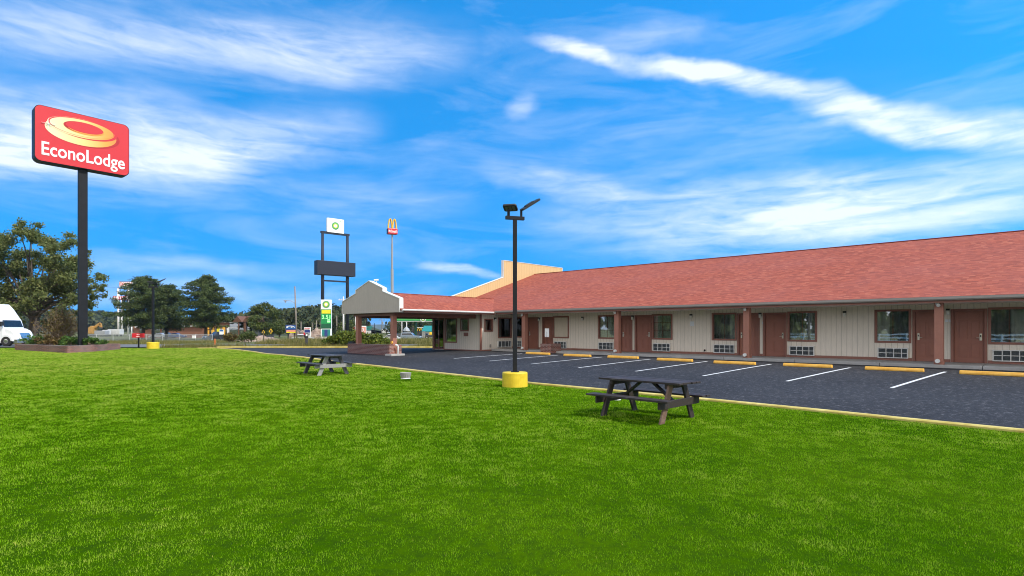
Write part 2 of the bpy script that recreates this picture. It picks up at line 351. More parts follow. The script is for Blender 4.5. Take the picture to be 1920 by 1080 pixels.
mat('yellow_paint', (.72, .50, .012), .55, var=.10, vscale=5, bump=.1, bscale=25, col2=(.80, .58, .03))
mat('kerb_yellow', (.60, .44, .05), .75, var=.35, vscale=2.2, bump=.3, bscale=20, col2=(.70, .58, .20))
mat('stop_yellow', (.80, .38, .03), .65, var=.12, vscale=4, bump=.15, bscale=25, col2=(.88, .50, .09))
mat('line_white', (.62, .62, .62), .8, var=.22, vscale=6, bump=.2)
mat('bark', (.085, .065, .050), .95, var=.3, vscale=5, bump=.5, bscale=14); mat('pine_bark', (.06, .045, .036), .95, var=.3, bump=.4); mat('twig', (.20, .15, .11), .9, var=.2)
mat('soil', (.06, .042, .028), 1.); mat('road_grey', (.13, .13, .13), .9, var=.12, vscale=.5)
mat('truck_white', (.80, .82, .84), .3, var=.03, coat=.5); mat('tyre', (.018, .018, .018), .85); mat('chrome', (.6, .6, .6), .2, .9)
mat('car_glass', (.012, .016, .022), .06, var=.05, spec=.8)
mat('far_white', (.55, .55, .54), .6); mat('far_grey', (.30, .31, .33), .6); mat('far_dark', (.055, .05, .05), .6); mat('far_roof', (.16, .075, .045), .8)
mat('fuel_green', (.012, .26, .075), .4, var=.05); mat('fuel_green_light', (.10, .48, .12), .4); mat('fuel_dark_green', (.008, .10, .045), .4); mat('fuel_yellow', (.82, .72, .02), .4); mat('fuel_teal', (.02, .22, .20), .5)
mat('arch_yellow', (.85, .52, .015), .4, var=.05); mat('sign_blue', (.02, .13, .42), .4); mat('sign_navy', (.03, .05, .22), .4); mat('sign_pink', (.78, .30, .22), .5)
mat('dark_board', (.022, .026, .042), .5, spec=.3, var=.12); mat('pole_wood', (.22, .19, .16), .9, var=.2); mat('pole_white', (.78, .74, .73), .5, var=.05)
mat('digger_orange', (.42, .23, .06), .5); mat('cone_orange', (.80, .16, .03), .5); mat('wire', (.015, .015, .018), .6)
mat('urn_grey', (.30, .29, .27), .85, var=.15, bump=.2); mat('hill_soil', (.035, .05, .02), 1., vscale=.05); mat('far_hill_hazed', (.055, .085, .085), 1., var=.25, vscale=.01)  # farthest hill: a little blue haze is mixed into its base colour
m_emit('digit_green', (.25, 1., .25), .9)
M = MATS

# ------------------------------------------------------------------ mesh helpers
class MB:
    """collects shapes for ONE mesh object"""
    def __init__(s): s.v = []; s.f = []; s.mi = []; s.cur = 0
    def add(s, vs, fs):
        o = len(s.v); s.v += [tuple(v) for v in vs]
        for f in fs: s.f.append(tuple(i+o for i in f)); s.mi.append(s.cur)
        return s
    def box(s, x0, x1, y0, y1, z0, z1, mtx=None):
        x0, x1 = sorted((x0, x1)); y0, y1 = sorted((y0, y1)); z0, z1 = sorted((z0, z1))
        vs = [(x, y, z) for z in (z0, z1) for y in (y0, y1) for x in (x0, x1)]
        if mtx is not None: vs = [mtx @ Vector(v) for v in vs]
        return s.add(vs, [(0, 2, 3, 1), (4, 5, 7, 6), (0, 1, 5, 4), (2, 6, 7, 3), (0, 4, 6, 2), (1, 3, 7, 5)])
    def beam(s, a, b, w, h, up=(0, 0, 1)):
        """rectangular bar from a to b, w across, h along up"""
        a, b = Vector(a), Vector(b); d = (b-a); L = d.length; d.normalize()
        x = d.cross(Vector(up)); x.normalize(); u = x.cross(d)
        mt = Matrix((x, d, u)).transposed().to_4x4(); mt.translation = a
        return s.box(-w/2, w/2, 0, L, -h/2, h/2, mt)
    def prism(s, poly, axis, a, b):
        """polygon (2D) pushed along an axis: 'y': poly=(x,z); 'x': poly=(y,z); 'z': poly=(x,y)"""
        n = len(poly)
        ar = sum(poly[i][0]*poly[(i+1) % n][1]-poly[(i+1) % n][0]*poly[i][1] for i in range(n))
        if ar < 0: poly = poly[::-1]
        def P(q, t): return {'y': (q[0], t, q[1]), 'x': (t, q[0], q[1]), 'z': (q[0], q[1], t)}[axis]
        a, b = min(a, b), max(a, b)
        vs = [P(q, a) for q in poly]+[P(q, b) for q in poly]
        lo, hi = tuple(range(n)), tuple(range(n, 2*n))
        if axis == 'y': fs = [lo, hi[::-1]]+[(i, i+n, (i+1) % n+n, (i+1) % n) for i in range(n)]
        else: fs = [lo[::-1], hi]+[(i, (i+1) % n, (i+1) % n+n, i+n) for i in range(n)]
        return s.add(vs, fs)
    def tube(s, pts, rad, n=8, cap=True):
        pts = [Vector(p) for p in pts]
        if not hasattr(rad, '__len__'): rad = [rad]*len(pts)
        vs = []; fs = []; ref = None
        for i, p in enumerate(pts):
            d = (pts[min(i+1, len(pts)-1)]-pts[max(i-1, 0)]).normalized()
            if ref is None: ref = Vector((1, 0, 0)) if abs(d.x) < .8 else Vector((0, 1, 0))
            x = (ref-d*ref.dot(d)).normalized(); y = d.cross(x); ref = x
            for k in range(n):
                a = 2*math.pi*k/n; vs.append(p+(x*math.cos(a)+y*math.sin(a))*rad[i])
        for i in range(len(pts)-1):
            for k in range(n):
                a, b = i*n+k, i*n+(k+1) % n; fs.append((a, b, b+n, a+n))
        if cap: fs += [tuple(range(n))[::-1], tuple(range((len(pts)-1)*n, len(pts)*n))]
        return s.add(vs, fs)
    def lathe(s, prof, n=24, c=(0, 0, 0), axis='z'):
        vs = []; fs = []; m = len(prof)
        for k in range(n):
            a = 2*math.pi*k/n
            for r, z in prof:
                if axis == 'z': vs.append((c[0]+r*math.cos(a), c[1]+r*math.sin(a), c[2]+z))
                else: vs.append((c[0]+r*math.cos(a), c[1]+z, c[2]-r*math.sin(a)))
        for k in range(n):
            k2 = (k+1) % n
            for i in range(m-1): fs.append((k*m+i, k2*m+i, k2*m+i+1, k*m+i+1))
        fs.append(tuple(k*m for k in range(n))[::-1]); fs.append(tuple(k*m+m-1 for k in range(n)))
        return s.add(vs, fs)
    def build(s, name, m=None, parent=None, smooth=False, bevel=0, loc=None):
        me = bpy.data.meshes.new(name); me.from_pydata(s.v, [], s.f)
        if not isinstance(m, (list, tuple)): m = [m]
        for k in m: me.materials.append(MATS[k])
        if len(m) > 1: me.polygons.foreach_set('material_index', s.mi)
        if smooth: me.polygons.foreach_set('use_smooth', [True]*len(me.polygons))
        me.update()
        o = bpy.data.objects.new(name, me); COL.objects.link(o)
        if parent: o.parent = parent
        if loc is not None: o.location = loc
        if bevel:
            b = o.modifiers.new('bevel', 'BEVEL'); b.width = bevel; b.segments = 2; b.limit_method = 'ANGLE'; b.angle_limit = R(40)
        return o
def tag(o, label=None, cat=None, group=None, kind=None):
    if label: o['label'] = label
    if cat: o['category'] = cat
    if group: o['group'] = group
    if kind: o['kind'] = kind
    return o
def thing(name, label, cat, loc=(0, 0, 0), rz=0, group=None):
    o = bpy.data.objects.new(name, None); COL.objects.link(o); o.empty_display_size = .3
    o.location = loc; o.rotation_euler = (0, 0, rz)
    return tag(o, label, cat, group)
def dup(root, loc, rz, label=None, scale=None):
    def cp(o, par):
        c = o.copy(); COL.objects.link(c)
        if par: c.parent = par
        for ch in o.children: cp(ch, c)
        return c
    r = cp(root, None); r.location = loc; r.rotation_euler = (0, 0, rz)
    if scale: r.scale = (scale,)*3 if not hasattr(scale, '__len__') else scale
    if label: r['label'] = label
    return r
def raw_mesh(name, V, Fq, m, parent=None, attr=None, smooth=False):
    """V (n,3) and Fq (k,3|4) numpy arrays -> one mesh object"""
    V = np.ascontiguousarray(V, dtype=np.float32); Fq = np.ascontiguousarray(Fq, dtype=np.int32)
    me = bpy.data.meshes.new(name); k, c = Fq.shape
    me.vertices.add(len(V)); me.vertices.foreach_set('co', V.ravel())
    me.loops.add(k*c); me.loops.foreach_set('vertex_index', Fq.ravel())
    me.polygons.add(k); me.polygons.foreach_set('loop_start', np.arange(0, k*c, c, dtype=np.int32))
    if smooth: me.polygons.foreach_set('use_smooth', np.ones(k, dtype=bool))
    me.update(calc_edges=True)
    if attr is not None:
        a = me.attributes.new('tint', 'FLOAT', 'POINT'); a.data.foreach_set('value', np.ascontiguousarray(attr, dtype=np.float32))
    me.materials.append(MATS[m])
    o = bpy.data.objects.new(name, me); COL.objects.link(o)
    if parent: o.parent = parent
    return o
# lettering: all the words are made once, as flat outlines with a little thickness, facing -Y
def words(specs):
    obs = []
    for key, txt, bold, sp in specs:
        c = bpy.data.curves.new('t', 'FONT'); c.body = txt; c.size = 1; c.extrude = .02; c.offset = bold; c.space_character = sp; c.resolution_u = 6
        o = bpy.data.objects.new('t', c); COL.objects.link(o); obs.append((key, o))
    dg = bpy.context.evaluated_depsgraph_get(); res = {}
    for key, o in obs:
        me = o.evaluated_get(dg).to_mesh()
        V = np.empty(len(me.vertices)*3, dtype=np.float32); me.vertices.foreach_get('co', V); V = V.reshape(-1, 3)
        res[key] = (V.copy(), [tuple(p.vertices) for p in me.polygons])
        o.evaluated_get(dg).to_mesh_clear()
    for key, o in obs:
        c = o.data; bpy.data.objects.remove(o); bpy.data.curves.remove(c)
    return res
WORDS = words([('econo', 'EconoLodge', .014, 1.0), ('exxon', 'EXXON', .03, 1.0), ('rest', 'RESTAURANT', .03, 1.05), ('mcd', "McDonald's", .02, 1.), ('p351', '3.51', .01, 1.1),
                ('p3', '3.79', .0, 1.1), ('bp', 'bp', .0, 1.), ('ta', 'TA', .03, 1.), ('exx2', 'EXXON', .03, 1.), ('m', 'M', 0, 1.)])
def put_word(mb, key, x0, x1, z0, z1, y, th=.02):
    """fit a word into the rectangle x0..x1, z0..z1 on the plane y (front face towards -y)"""
    V, fs = WORDS[key]; mn, mx = V.min(0), V.max(0)
    vs = [((v[0]-mn[0])/(mx[0]-mn[0])*(x1-x0)+x0, y-(v[2]-mn[2])/(mx[2]-mn[2])*th, (v[1]-mn[1])/(mx[1]-mn[1])*(z1-z0)+z0) for v in V]
    mb.add(vs, fs)
def ellipse(cx, cz, rx, rz, n=48, rot=0):
    out = []
    for k in range(n):
        a = 2*math.pi*k/n; x, z = rx*math.cos(a), rz*math.sin(a)
        out.append((cx+x*math.cos(rot)-z*math.sin(rot), cz+x*math.sin(rot)+z*math.cos(rot)))
    return out
def rrect(x0, x1, z0, z1, r, n=8):
    out = []
    for cx, cz, a0 in ((x1-r, z0+r, -90), (x1-r, z1-r, 0), (x0+r, z1-r, 90), (x0+r, z0+r, 180)):
        for k in range(n+1):
            a = R(a0+90*k/n); out.append((cx+r*math.cos(a), cz+r*math.sin(a)))
    return out
def vnoise(x, y, seed=0):
    """smooth value noise, numpy arrays, about 0..1"""
    def h(i, j):
        n = (i*374761393+j*668265263+seed*1442695041) & 0x7fffffff
        n = ((n ^ (n >> 13))*1274126177) & 0x7fffffff
        return ((n ^ (n >> 16)) & 0xffff)/65535.
    xi, yi = np.floor(x).astype(np.int64), np.floor(y).astype(np.int64); fx, fy = x-xi, y-yi
    fx = fx*fx*(3-2*fx); fy = fy*fy*(3-2*fy)
    return (h(xi, yi)*(1-fx)+h(xi+1, yi)*fx)*(1-fy)+(h(xi, yi+1)*(1-fx)+h(xi+1, yi+1)*fx)*fy
def g_np(x, y):
    s = CB*x-SB*y; p = SB*x+CB*y
    S = lambda t: (lambda c: c*c*(3-2*c))(np.clip(t, 0, 1))
    t = np.clip((24.5-p)/11.5, 0, 1); t = t*.6+.4*S(t)
    w = 1-.72*np.exp(-((s+29)/6.5)**2)*S((p-9)/6)
    near = -.34*t*w; far = -.3-.85*S((y-64)/62); k = S((y-39)/11)
    return near*(1-k)+far*k

# ------------------------------------------------------------------ the ground
xs = np.unique(np.concatenate([np.linspace(-5000, -140, 12), np.linspace(-140, -50, 31), np.linspace(-50, 40, 61), np.linspace(40, 140, 21), np.linspace(140, 5000, 12)]))
ys = np.unique(np.concatenate([np.linspace(-4000, -60, 8), np.linspace(-60, 70, 88), np.linspace(70, 220, 40), np.linspace(220, 9000, 14)]))
def grid(name, XX, YY, ZZ, m):
    a, b = XX.shape; V = np.stack([XX, YY, ZZ], -1).reshape(-1, 3)
    i = np.arange(a*b).reshape(a, b)
    Fq = np.stack([i[:-1, :-1], i[1:, :-1], i[1:, 1:], i[:-1, 1:]], -1).reshape(-1, 4)
    return raw_mesh(name, V, Fq, m, smooth=True)
XX, YY = np.meshgrid(xs, ys, indexing='ij')
o = grid('ground', XX, YY, g_np(XX, YY)-.09, 'field_ground'); tag(o, kind='structure')

FAR_Y = 50.6          # far kerb of the lot
kerb_px = [(372, 653.6), (400, 653.2), (440, 656.3), (480, 661.2), (540, 668.5), (600, 676), (720, 689.5), (860, 705.5), (1000, 721.5), (1170, 737.5), (1340, 754), (1520, 772), (1720, 793), (1920, 813)]
kp = [px2g(*q) for q in kerb_px]
ksp = sorted(SP(*q) for q in kp)
KS = np.array([q[0] for q in ksp]); KP = np.array([q[1] for q in ksp])
dsl = (KP[-1]-KP[-4])/(KS[-1]-KS[-4])
KS = np.append(KS, KS[-1]+25); KP = np.append(KP, KP[-1]+25*dsl)
S0, S1 = KS[0], 14.
ss = np.arange(S0, S1+.01, .5)
def kpf(s): return np.interp(s, KS, KP)
def ymaxp(s, y): return (y+SB*s)/CB
p0 = kpf(ss)
p1 = np.where(ss > -31.5, np.minimum(27.65, ymaxp(ss, FAR_Y)), ymaxp(ss, FAR_Y)); p1 = np.maximum(p1, p0+.05)
tt = np.linspace(0, 1, 30)[None, :]
PP = p0[:, None]*(1-tt)+p1[:, None]*tt; SS = np.repeat(ss[:, None], 30, 1)
AX, AY = CB*SS+SB*PP, -SB*SS+CB*PP
o = grid('parking_lot', AX, AY, g_np(AX, AY)+.004, 'asphalt'); tag(o, kind='structure')
# lawn: everything on the near side of the kerb
ls = np.concatenate([np.arange(-96, S0, 1.), ss])
lp1 = np.where(ls < S0, np.minimum(ymaxp(ls, 50.2), 60), kpf(ls)); lp0 = np.minimum(-34, lp1-1)
tt = np.linspace(0, 1, 50)[None, :]
PP = lp0[:, None]*(1-tt)+lp1[:, None]*tt; SS = np.repeat(ls[:, None], 50, 1)
LX, LY = CB*SS+SB*PP, -SB*SS+CB*PP
o = grid('lawn', LX, LY, g_np(LX, LY)+.02, 'lawn_soil'); tag(o, kind='structure')
# highway behind
hx = np.linspace(-260, 60, 81); hy = np.linspace(52.6, 62.5, 6)
HX, HYY = np.meshgrid(hx, hy, indexing='ij')
o = grid('highway', HX, HYY, g_np(HX, HYY)+.0, 'road_grey'); tag(o, kind='structure')

def sweep_kerb(name, pts, w, h):
    mb = MB(); rows = []
    for i, (x, y) in enumerate(pts):
        a = pts[max(i-1, 0)]; b = pts[min(i+1, len(pts)-1)]
        dx, dy = b[0]-a[0], b[1]-a[1]; l = math.hypot(dx, dy); nx, ny = -dy/l, dx/l; z = g(x, y)
        rows.append([(x-nx*w/2, y-ny*w/2, z-.06), (x-nx*w/2, y-ny*w/2, z+h-.02), (x-nx*(w/2-.02), y-ny*(w/2-.02), z+h), (x+nx*(w/2-.02), y+ny*(w/2-.02), z+h), (x+nx*w/2, y+ny*w/2, z+h-.02), (x+nx*w/2, y+ny*w/2, z-.06)])
    vs = [v for r in rows for v in r]; fs = []
    for i in range(len(rows)-1):
        for k in range(5): fs.append((i*6+k, i*6+k+1, i*6+k+7, i*6+k+6))
    mb.add(vs, fs); return tag(mb.build(name, 'kerb_yellow'), kind='structure')
sweep_kerb('lawn_kerb', [XY(s, float(kpf(s))) for s in np.arange(S0, S1, .6)], .17, .075)
sweep_kerb('far_kerb', [(x, FAR_Y+.1+.05*math.sin(x)) for x in np.arange(PX(408, 50.6), 3, .8)], .2, .13)
# sidewalk along the rooms
mb = MB()
for i, s in enumerate(np.arange(-25.6, 13, 3.05)): mb.box(s, s+3.035, 25.42, 27.72, -.3, .12)
def to_world(mb):
    mb.v = [XY(v[0], v[1])+(v[2],) for v in mb.v]; return mb
to_world(mb); tag(mb.build('sidewalk', 'concrete', bevel=.012), kind='structure')
# painted bay lines
mb = MB()
LINES = [((851, 672.6), (979, 663.5)), ((917.5, 677.4), (1046, 666.4)), ((996, 683), (1129, 670)), ((1085, 690), (1219, 674)), ((1192, 696.7), (1326, 678.2)), ((1318, 705.5), (1446, 683.4)), ((1475, 715.5), (1594, 690)), ((1672, 728), (1773, 697.8))]
def strip(a, b, w):
    a, b = Vector(a), Vector(b); d = (b-a).normalized(); nn = Vector((-d.y, d.x))*w/2; n = 8; vs = []
    for i in range(n+1):
        q = a.lerp(b, i/n)
        for k in (-1, 1): vs.append((q.x+nn.x*k, q.y+nn.y*k, g(q.x+nn.x*k, q.y+nn.y*k)+.014))
    mb.add(vs, [(2*i, 2*i+2, 2*i+3, 2*i+1) for i in range(n)])
for a, b in LINES: strip(px2g(*a), px2g(*b), .10)
la, lb = SP(*px2g(*LINES[-1][0])), SP(*px2g(*LINES[-1][1])); st = la[0]-SP(*px2g(*LINES[-2][0]))[0]
for k in (1, 2, 3): strip(XY(la[0]+st*k, la[1]), XY(lb[0]+st*k, lb[1]), .10)
tag(mb.build('parking_lines', 'line_white'), kind='structure')

# ------------------------------------------------------------------ the motel (local x along the facade, local y into the building)
S_0, P_0 = -12., 27.6
mx, my = XY(S_0, P_0)
motel = thing('motel', 'long single-storey beige motel with red shingle roof and brown doors', 'motel', (mx, my, 0), -R(43.08))
class LB(MB):
    """same as MB, given in (s, p, z) coordinates"""
    def build(s, name, m=None, parent=motel, **k):
        s.v = [(v[0]-S_0, v[1]-P_0, v[2]) for v in s.v]
        return MB.build(s, name, m, parent, **k)
W_TOP, PW = 2.44, 27.6
EAVE_P, EAVE_Z, RIDGE_P, RIDGE_Z = 25.22, 2.60, 36.0, 6.12
SLOPE = (RIDGE_Z-EAVE_Z)/(RIDGE_P-EAVE_P)
LOB_S0, LOB_S1, LOB_P = s_at(811, 24.6), s_at(901, 24.6), 24.6
S_L, S_R = -31.0, 13.0
# ---- openings of the room front: read off the photograph
def span(a, b): return s_at(a, PW), s_at(b, PW)
DOORS = [(989, 1009, -1), (1018, 1036, 0), (1163.5, 1184.5, -1), (1191.5, 1220.5, 1), (1384, 1422.5, -1), (1432.5, 1473, 1), (1713.5, 1766, -1), (1785.5, 1848, 1)]
WINS = [(964, 979.5, 'dark'), (1038, 1066, 'board'), (1122.5, 1153, 'c'), (1223.5, 1260, 'g'), (1336, 1380, 'r'), (1478, 1530.5, 'r'), (1641.7, 1706.7, 'half'), (1855, 1931, 'half')]
ops = []
for i, (a, b, h) in enumerate(DOORS): s0, s1 = span(a, b); ops.append((s0, s1, .12, 2.16, 'door', h))
for a, b, k in WINS:
    s0, s1 = span(a, b); ops.append((s0, s1, .88, 2.20, 'win', k))
# the rhythm goes on past the picture's right edge
last = max(o_[1] for o_ in ops); unit = span(1855, 1931)[0]-span(1478, 1530.5)[0]
def shift(lst, d): return [(q[0]+d, q[1]+d)+q[2:] for q in lst]
base = [q for q in ops if q[0] > span(1600, 1700)[0] and q[0] < span(1852, 1853)[0]]
ops += [q for q in shift(base, unit) if q[0] > last+.3 and q[1] < S_R-.5]
ops.sort()
wall = LB(); prev = LOB_S1
for s0, s1, z0, z1, k, h in ops:
    if s0 > prev+.01: wall.box(prev, s0, PW, PW+.16, -.5, W_TOP)
    wall.box(s0, s1, PW, PW+.16, z1, W_TOP); wall.box(s0, s1, PW, PW+.16, -.5, z0)
    prev = s1
wall.box(prev, S_R, PW, PW+.16, -.5, W_TOP)
wall.build('wall', 'siding_beige')
# other outer walls
LFRONT = [(812.5, 832.5, .02, 2.13), (835, 856.5, .52, 2.14), (864, 878.5, 1.30, 2.10)]
lop = [(s_at(a, LOB_P), s_at(b, LOB_P), z0, z1) for a, b, z0, z1 in LFRONT]
w2 = LB(); prev = LOB_S0
for s0, s1, z0, z1 in lop:
    if s0 > prev+.01: w2.box(prev, s0, LOB_P, LOB_P+.14, -.5, W_TOP)
    w2.box(s0, s1, LOB_P, LOB_P+.14, z1, W_TOP); w2.box(s0, s1, LOB_P, LOB_P+.14, -.5, z0)
    prev = s1
w2.box(prev, LOB_S1, LOB_P, LOB_P+.14, -.5, W_TOP); w2.build('wall', 'siding_beige')
SIDE = [(908.5, 923.5, 1.28, 2.06), (934, 960-1.5, .84, 2.16)]
sop = [(p_at(a, LOB_S1), min(p_at(b, LOB_S1), 27.5), z0, z1) for a, b, z0, z1 in SIDE]
w3 = LB(); prev = LOB_P+.143
for q0, q1, z0, z1 in sop:
    w3.box(LOB_S1-.14, LOB_S1, prev, q0, -.5, W_TOP); w3.box(LOB_S1-.14, LOB_S1, q0, q1, z1, W_TOP); w3.box(LOB_S1-.14, LOB_S1, q0, q1, -.5, z0); prev = q1
w3.box(LOB_S1-.14, LOB_S1, prev, PW-.003, -.5, W_TOP); w3.build('wall', 'siding_beige')
w4 = LB(); w4.box(LOB_S0, LOB_S0+.14, LOB_P+.143, 45, -.6, W_TOP); w4.box(LOB_S0+.143, S_R, 44.6, 44.76, -.6, W_TOP); w4.box(S_R-.16, S_R-.003, PW+.163, 44.597, -.6, W_TOP)
w4.prism([(25.3, W_TOP+.003), (46.6, W_TOP+.003), (36, RIDGE_Z-.12)], 'x', S_R-.16, S_R-.01); w4.build('wall', 'siding_beige')
# floor and dark rear wall of the rooms
it = LB(); it.box(LOB_S0+.2, S_R-.2, PW+.2, 32.9, .0, .1); it.box(LOB_S0+.2, S_R-.2, 33, 33.1, 0, W_TOP); it.box(LOB_S0+.2, LOB_S1-.2, LOB_P+.2, PW+.15, -.2, .04)
for a, b in ((1025, 1025), (1188, 1188), (1300, 1300), (1428, 1428), (1580, 1580), (1775, 1775)): s0 = s_at(a, PW); it.box(s0-.05, s0+.05, PW+.2, 32.95, .12, W_TOP)
it.build('room_interior', 'interior')
# ---- roof
rf = LB(); TH = .10
def slab(poly, zf, th, mb):
    n = len(poly); vs = [(s, p, zf(s, p)) for s, p in poly]+[(s, p, zf(s, p)-th) for s, p in poly]
    mb.add(vs, [tuple(range(n)), tuple(range(n, 2*n))[::-1]]+[(i, i+n, (i+1) % n+n, (i+1) % n) for i in range(n)])
zf_main = lambda s, p: EAVE_Z+SLOPE*(p-EAVE_P)
WG_S, WG_E, WG_P0 = -28.22, 3.12, 17.95    # wing ridge line, half width to the eave, front end
WG_EZ, WG_RZ = 2.53, 3.60
sl = (WG_RZ-WG_EZ)/WG_E
pv = EAVE_P+(WG_RZ-EAVE_Z)/SLOPE
slab([(WG_S+WG_E-.25, EAVE_P), (S_R, EAVE_P), (S_R, RIDGE_P), (S_L, RIDGE_P), (S_L, EAVE_P+.6), (WG_S-1.5, pv-1.6), (WG_S, pv-.25)], zf_main, TH, rf)
slab([(S_L, RIDGE_P+.002), (S_R, RIDGE_P+.002), (S_R, 46.8), (S_L, 46.8)], lambda s, p: RIDGE_Z-SLOPE*(p-RIDGE_P), TH, rf)
rf.build('roof', 'roof_shingle')
rw = LB(); PE = pv+.4
slab([(WG_S+.002, WG_P0), (WG_S+WG_E, WG_P0), (WG_S+WG_E, EAVE_P+.05), (WG_S+.002, PE)], lambda s, p: WG_RZ-sl*(s-WG_S), .09, rw)
slab([(WG_S-WG_E, WG_P0), (WG_S-.002, WG_P0), (WG_S-.002, PE), (WG_S-WG_E, EAVE_P+.6)], lambda s, p: WG_RZ+sl*(s-WG_S), .09, rw)
rw.build('wing_roof', 'roof_shingle')
rc = LB(); rc.box(S_L, S_R, RIDGE_P-.11, RIDGE_P+.11, RIDGE_Z-.012, RIDGE_Z+.022); rc.box(WG_S-.1, WG_S+.1, WG_P0, pv-.1, WG_RZ-.015, WG_RZ+.018); rc.build('ridge_cap', 'roof_shingle')
# gutters, fascia, soffit
gt = LB(); gp = EAVE_P-.02
gt.prism([(gp-.13, 2.585), (gp-.13, 2.50), (gp-.09, 2.455), (gp, 2.455), (gp, 2.57), (gp-.11, 2.57), (gp-.11, 2.585)], 'x', WG_S+WG_E+.13, S_R)
gt.build('gutter', 'gutter')
gs = WG_S+WG_E+.005; g2 = LB(); g2.prism([(gs, 2.43), (gs+.10, 2.43), (gs+.12, 2.47), (gs+.12, 2.525), (gs+.10, 2.525), (gs+.10, 2.515), (gs, 2.515)], 'y', WG_P0+.05, EAVE_P-.16); g2.build('gutter', 'white_trim')
fb = LB(); fb.box(WG_S+WG_E+.12, S_R, EAVE_P-.015, EAVE_P+.03, 2.37, 2.50); fb.box(WG_S+WG_E-.04, WG_S+WG_E+.002, WG_P0+.26, EAVE_P-.02, 2.34, 2.46); fb.box(WG_S-WG_E, WG_S-WG_E+.04, WG_P0+.26, EAVE_P-.02, 2.34, 2.46)
fb.build('fascia', 'trim_brown')
sf = LB(); sf.box(LOB_S1+.003, S_R, EAVE_P+.032, PW-.003, 2.40, 2.425); sf.box(WG_S-WG_E+.045, WG_S+WG_E-.045, WG_P0+.26, LOB_P-.003, 2.37, 2.39); sf.box(LOB_S1-.001, WG_S+WG_E-.045, LOB_P, EAVE_P+.03, 2.372, 2.392)
sf.build('soffit', 'soffit')
cl = LB(); cl.box(LOB_S0+.15, S_R-.2, PW+.17, 44.5, 2.441, 2.46); cl.box(LOB_S0+.15, LOB_S1-.15, LOB_P+.15, PW+.165, 2.3, 2.32); cl.build('ceiling', 'interior')
# skirting board and corner boards
prev = LOB_S1+.002
for s0, s1, z0, z1, k, h in ops:
    if k == 'door': bb = LB(); bb.box(prev, s0-.06, PW-.022, PW-.002, .12, .235); bb.build('skirting', 'trim_brown'); prev = s1+.06
bb = LB(); bb.box(prev, S_R, PW-.022, PW-.002, .12, .235)
bb.build('skirting', 'trim_brown'); bb = LB()
dr = lop[0]; bb.box(dr[1]+.06, LOB_S1+.02, LOB_P-.022, LOB_P-.002, -.1, .07); bb.build('skirting', 'trim_brown'); bb = LB(); bb.box(LOB_S1+.002, LOB_S1+.022, LOB_P, PW-.024, -.1, .09)
bb.build('skirting', 'trim_brown'); bb = LB()
bb.box(LOB_S1-.06, LOB_S1+.024, LOB_P-.026, LOB_P-.003, .075, 2.37); bb.build('corner_board', 'trim_brown'); bb = LB(); bb.box(LOB_S1+.003, LOB_S1+.026, LOB_P, LOB_P+.1, .095, 2.37)
bb.build('corner_board', 'trim_brown')
# ---- doors
def frame4(mb, ax, a0, a1, z0, z1, q0, q1, w, sill=True):
    """border of four boards; ax 's': along the facade; 'p': on the lobby's side wall"""
    def bx(u0, u1, v0, v1):
        mb.box(u0, u1, q0, q1, v0, v1) if ax == 's' else mb.box(q0, q1, u0, u1, v0, v1)
    bx(a0, a0+w, z0, z1); bx(a1-w, a1, z0, z1); bx(a0+w+.0005, a1-w-.0005, z1-w, z1)
    if sill: bx(a0+w+.0005, a1-w-.0005, z0, z0+w)
def door(s0, s1, z0, z1, hs):
    d = LB(); y = PW+.075; a, b = s0+.055, s1-.055
    d.box(a, b, y, y+.045, z0, z1-.05)
    w = b-a
    for col in (0, 1):
        u0 = a+w*(.14+.40*col); u1 = u0+w*.32
        for v0, v1 in ((.10, .38), (.46, .82), (.88, .97)):
            zz0, zz1 = z0+(z1-.05-z0)*v0, z0+(z1-.05-z0)*v1
            # raised field inside a sunk groove, drawn as a stepped panel
            d.box(u0, u1, y-.014, y-.0005, zz0, zz1); d.box(u0+.045, u1-.045, y-.03, y-.0145, zz0+.045, zz1-.045)
    od = d.build('door', 'door_brown', bevel=.004)
    f = LB(); frame4(f, 's', s0-.05, s1+.05, z0, z1+.04, PW-.03, PW-.002, .085, False)
    f.box(s0+.0005, s0+.05, PW, PW+.12, z0, z1); f.box(s1-.05, s1-.0005, PW, PW+.12, z0, z1); f.box(s0+.051, s1-.051, PW, PW+.12, z1-.05, z1-.0005)
    fo = f.build('door_frame', 'trim_brown', bevel=.004); fo.parent = od
    if hs:
        hx_ = a+.09 if hs < 0 else b-.09
        h = LB(); h.box(hx_-.035, hx_+.035, y-.03, y-.013, z0+.86, z0+1.13)
        h.box(hx_-.012, hx_+.012, y-.05, y-.0305, z0+.95, z0+.975); h.box(min(hx_, hx_-hs*.13), max(hx_, hx_-hs*.13), y-.072, y-.0505, z0+.953, z0+.972)
        ho = h.build('handle', 'steel', bevel=.006); ho.parent = od
        k = LB(); k.box(hx_-.018, hx_+.018, y-.036, y-.0305, z0+1.0, z0+1.075); ko = k.build('card_reader', 'black_plastic'); ko.parent = od
for s0, s1, z0, z1, k, h in ops:
    if k == 'door': door(s0, s1, z0, z1, h)
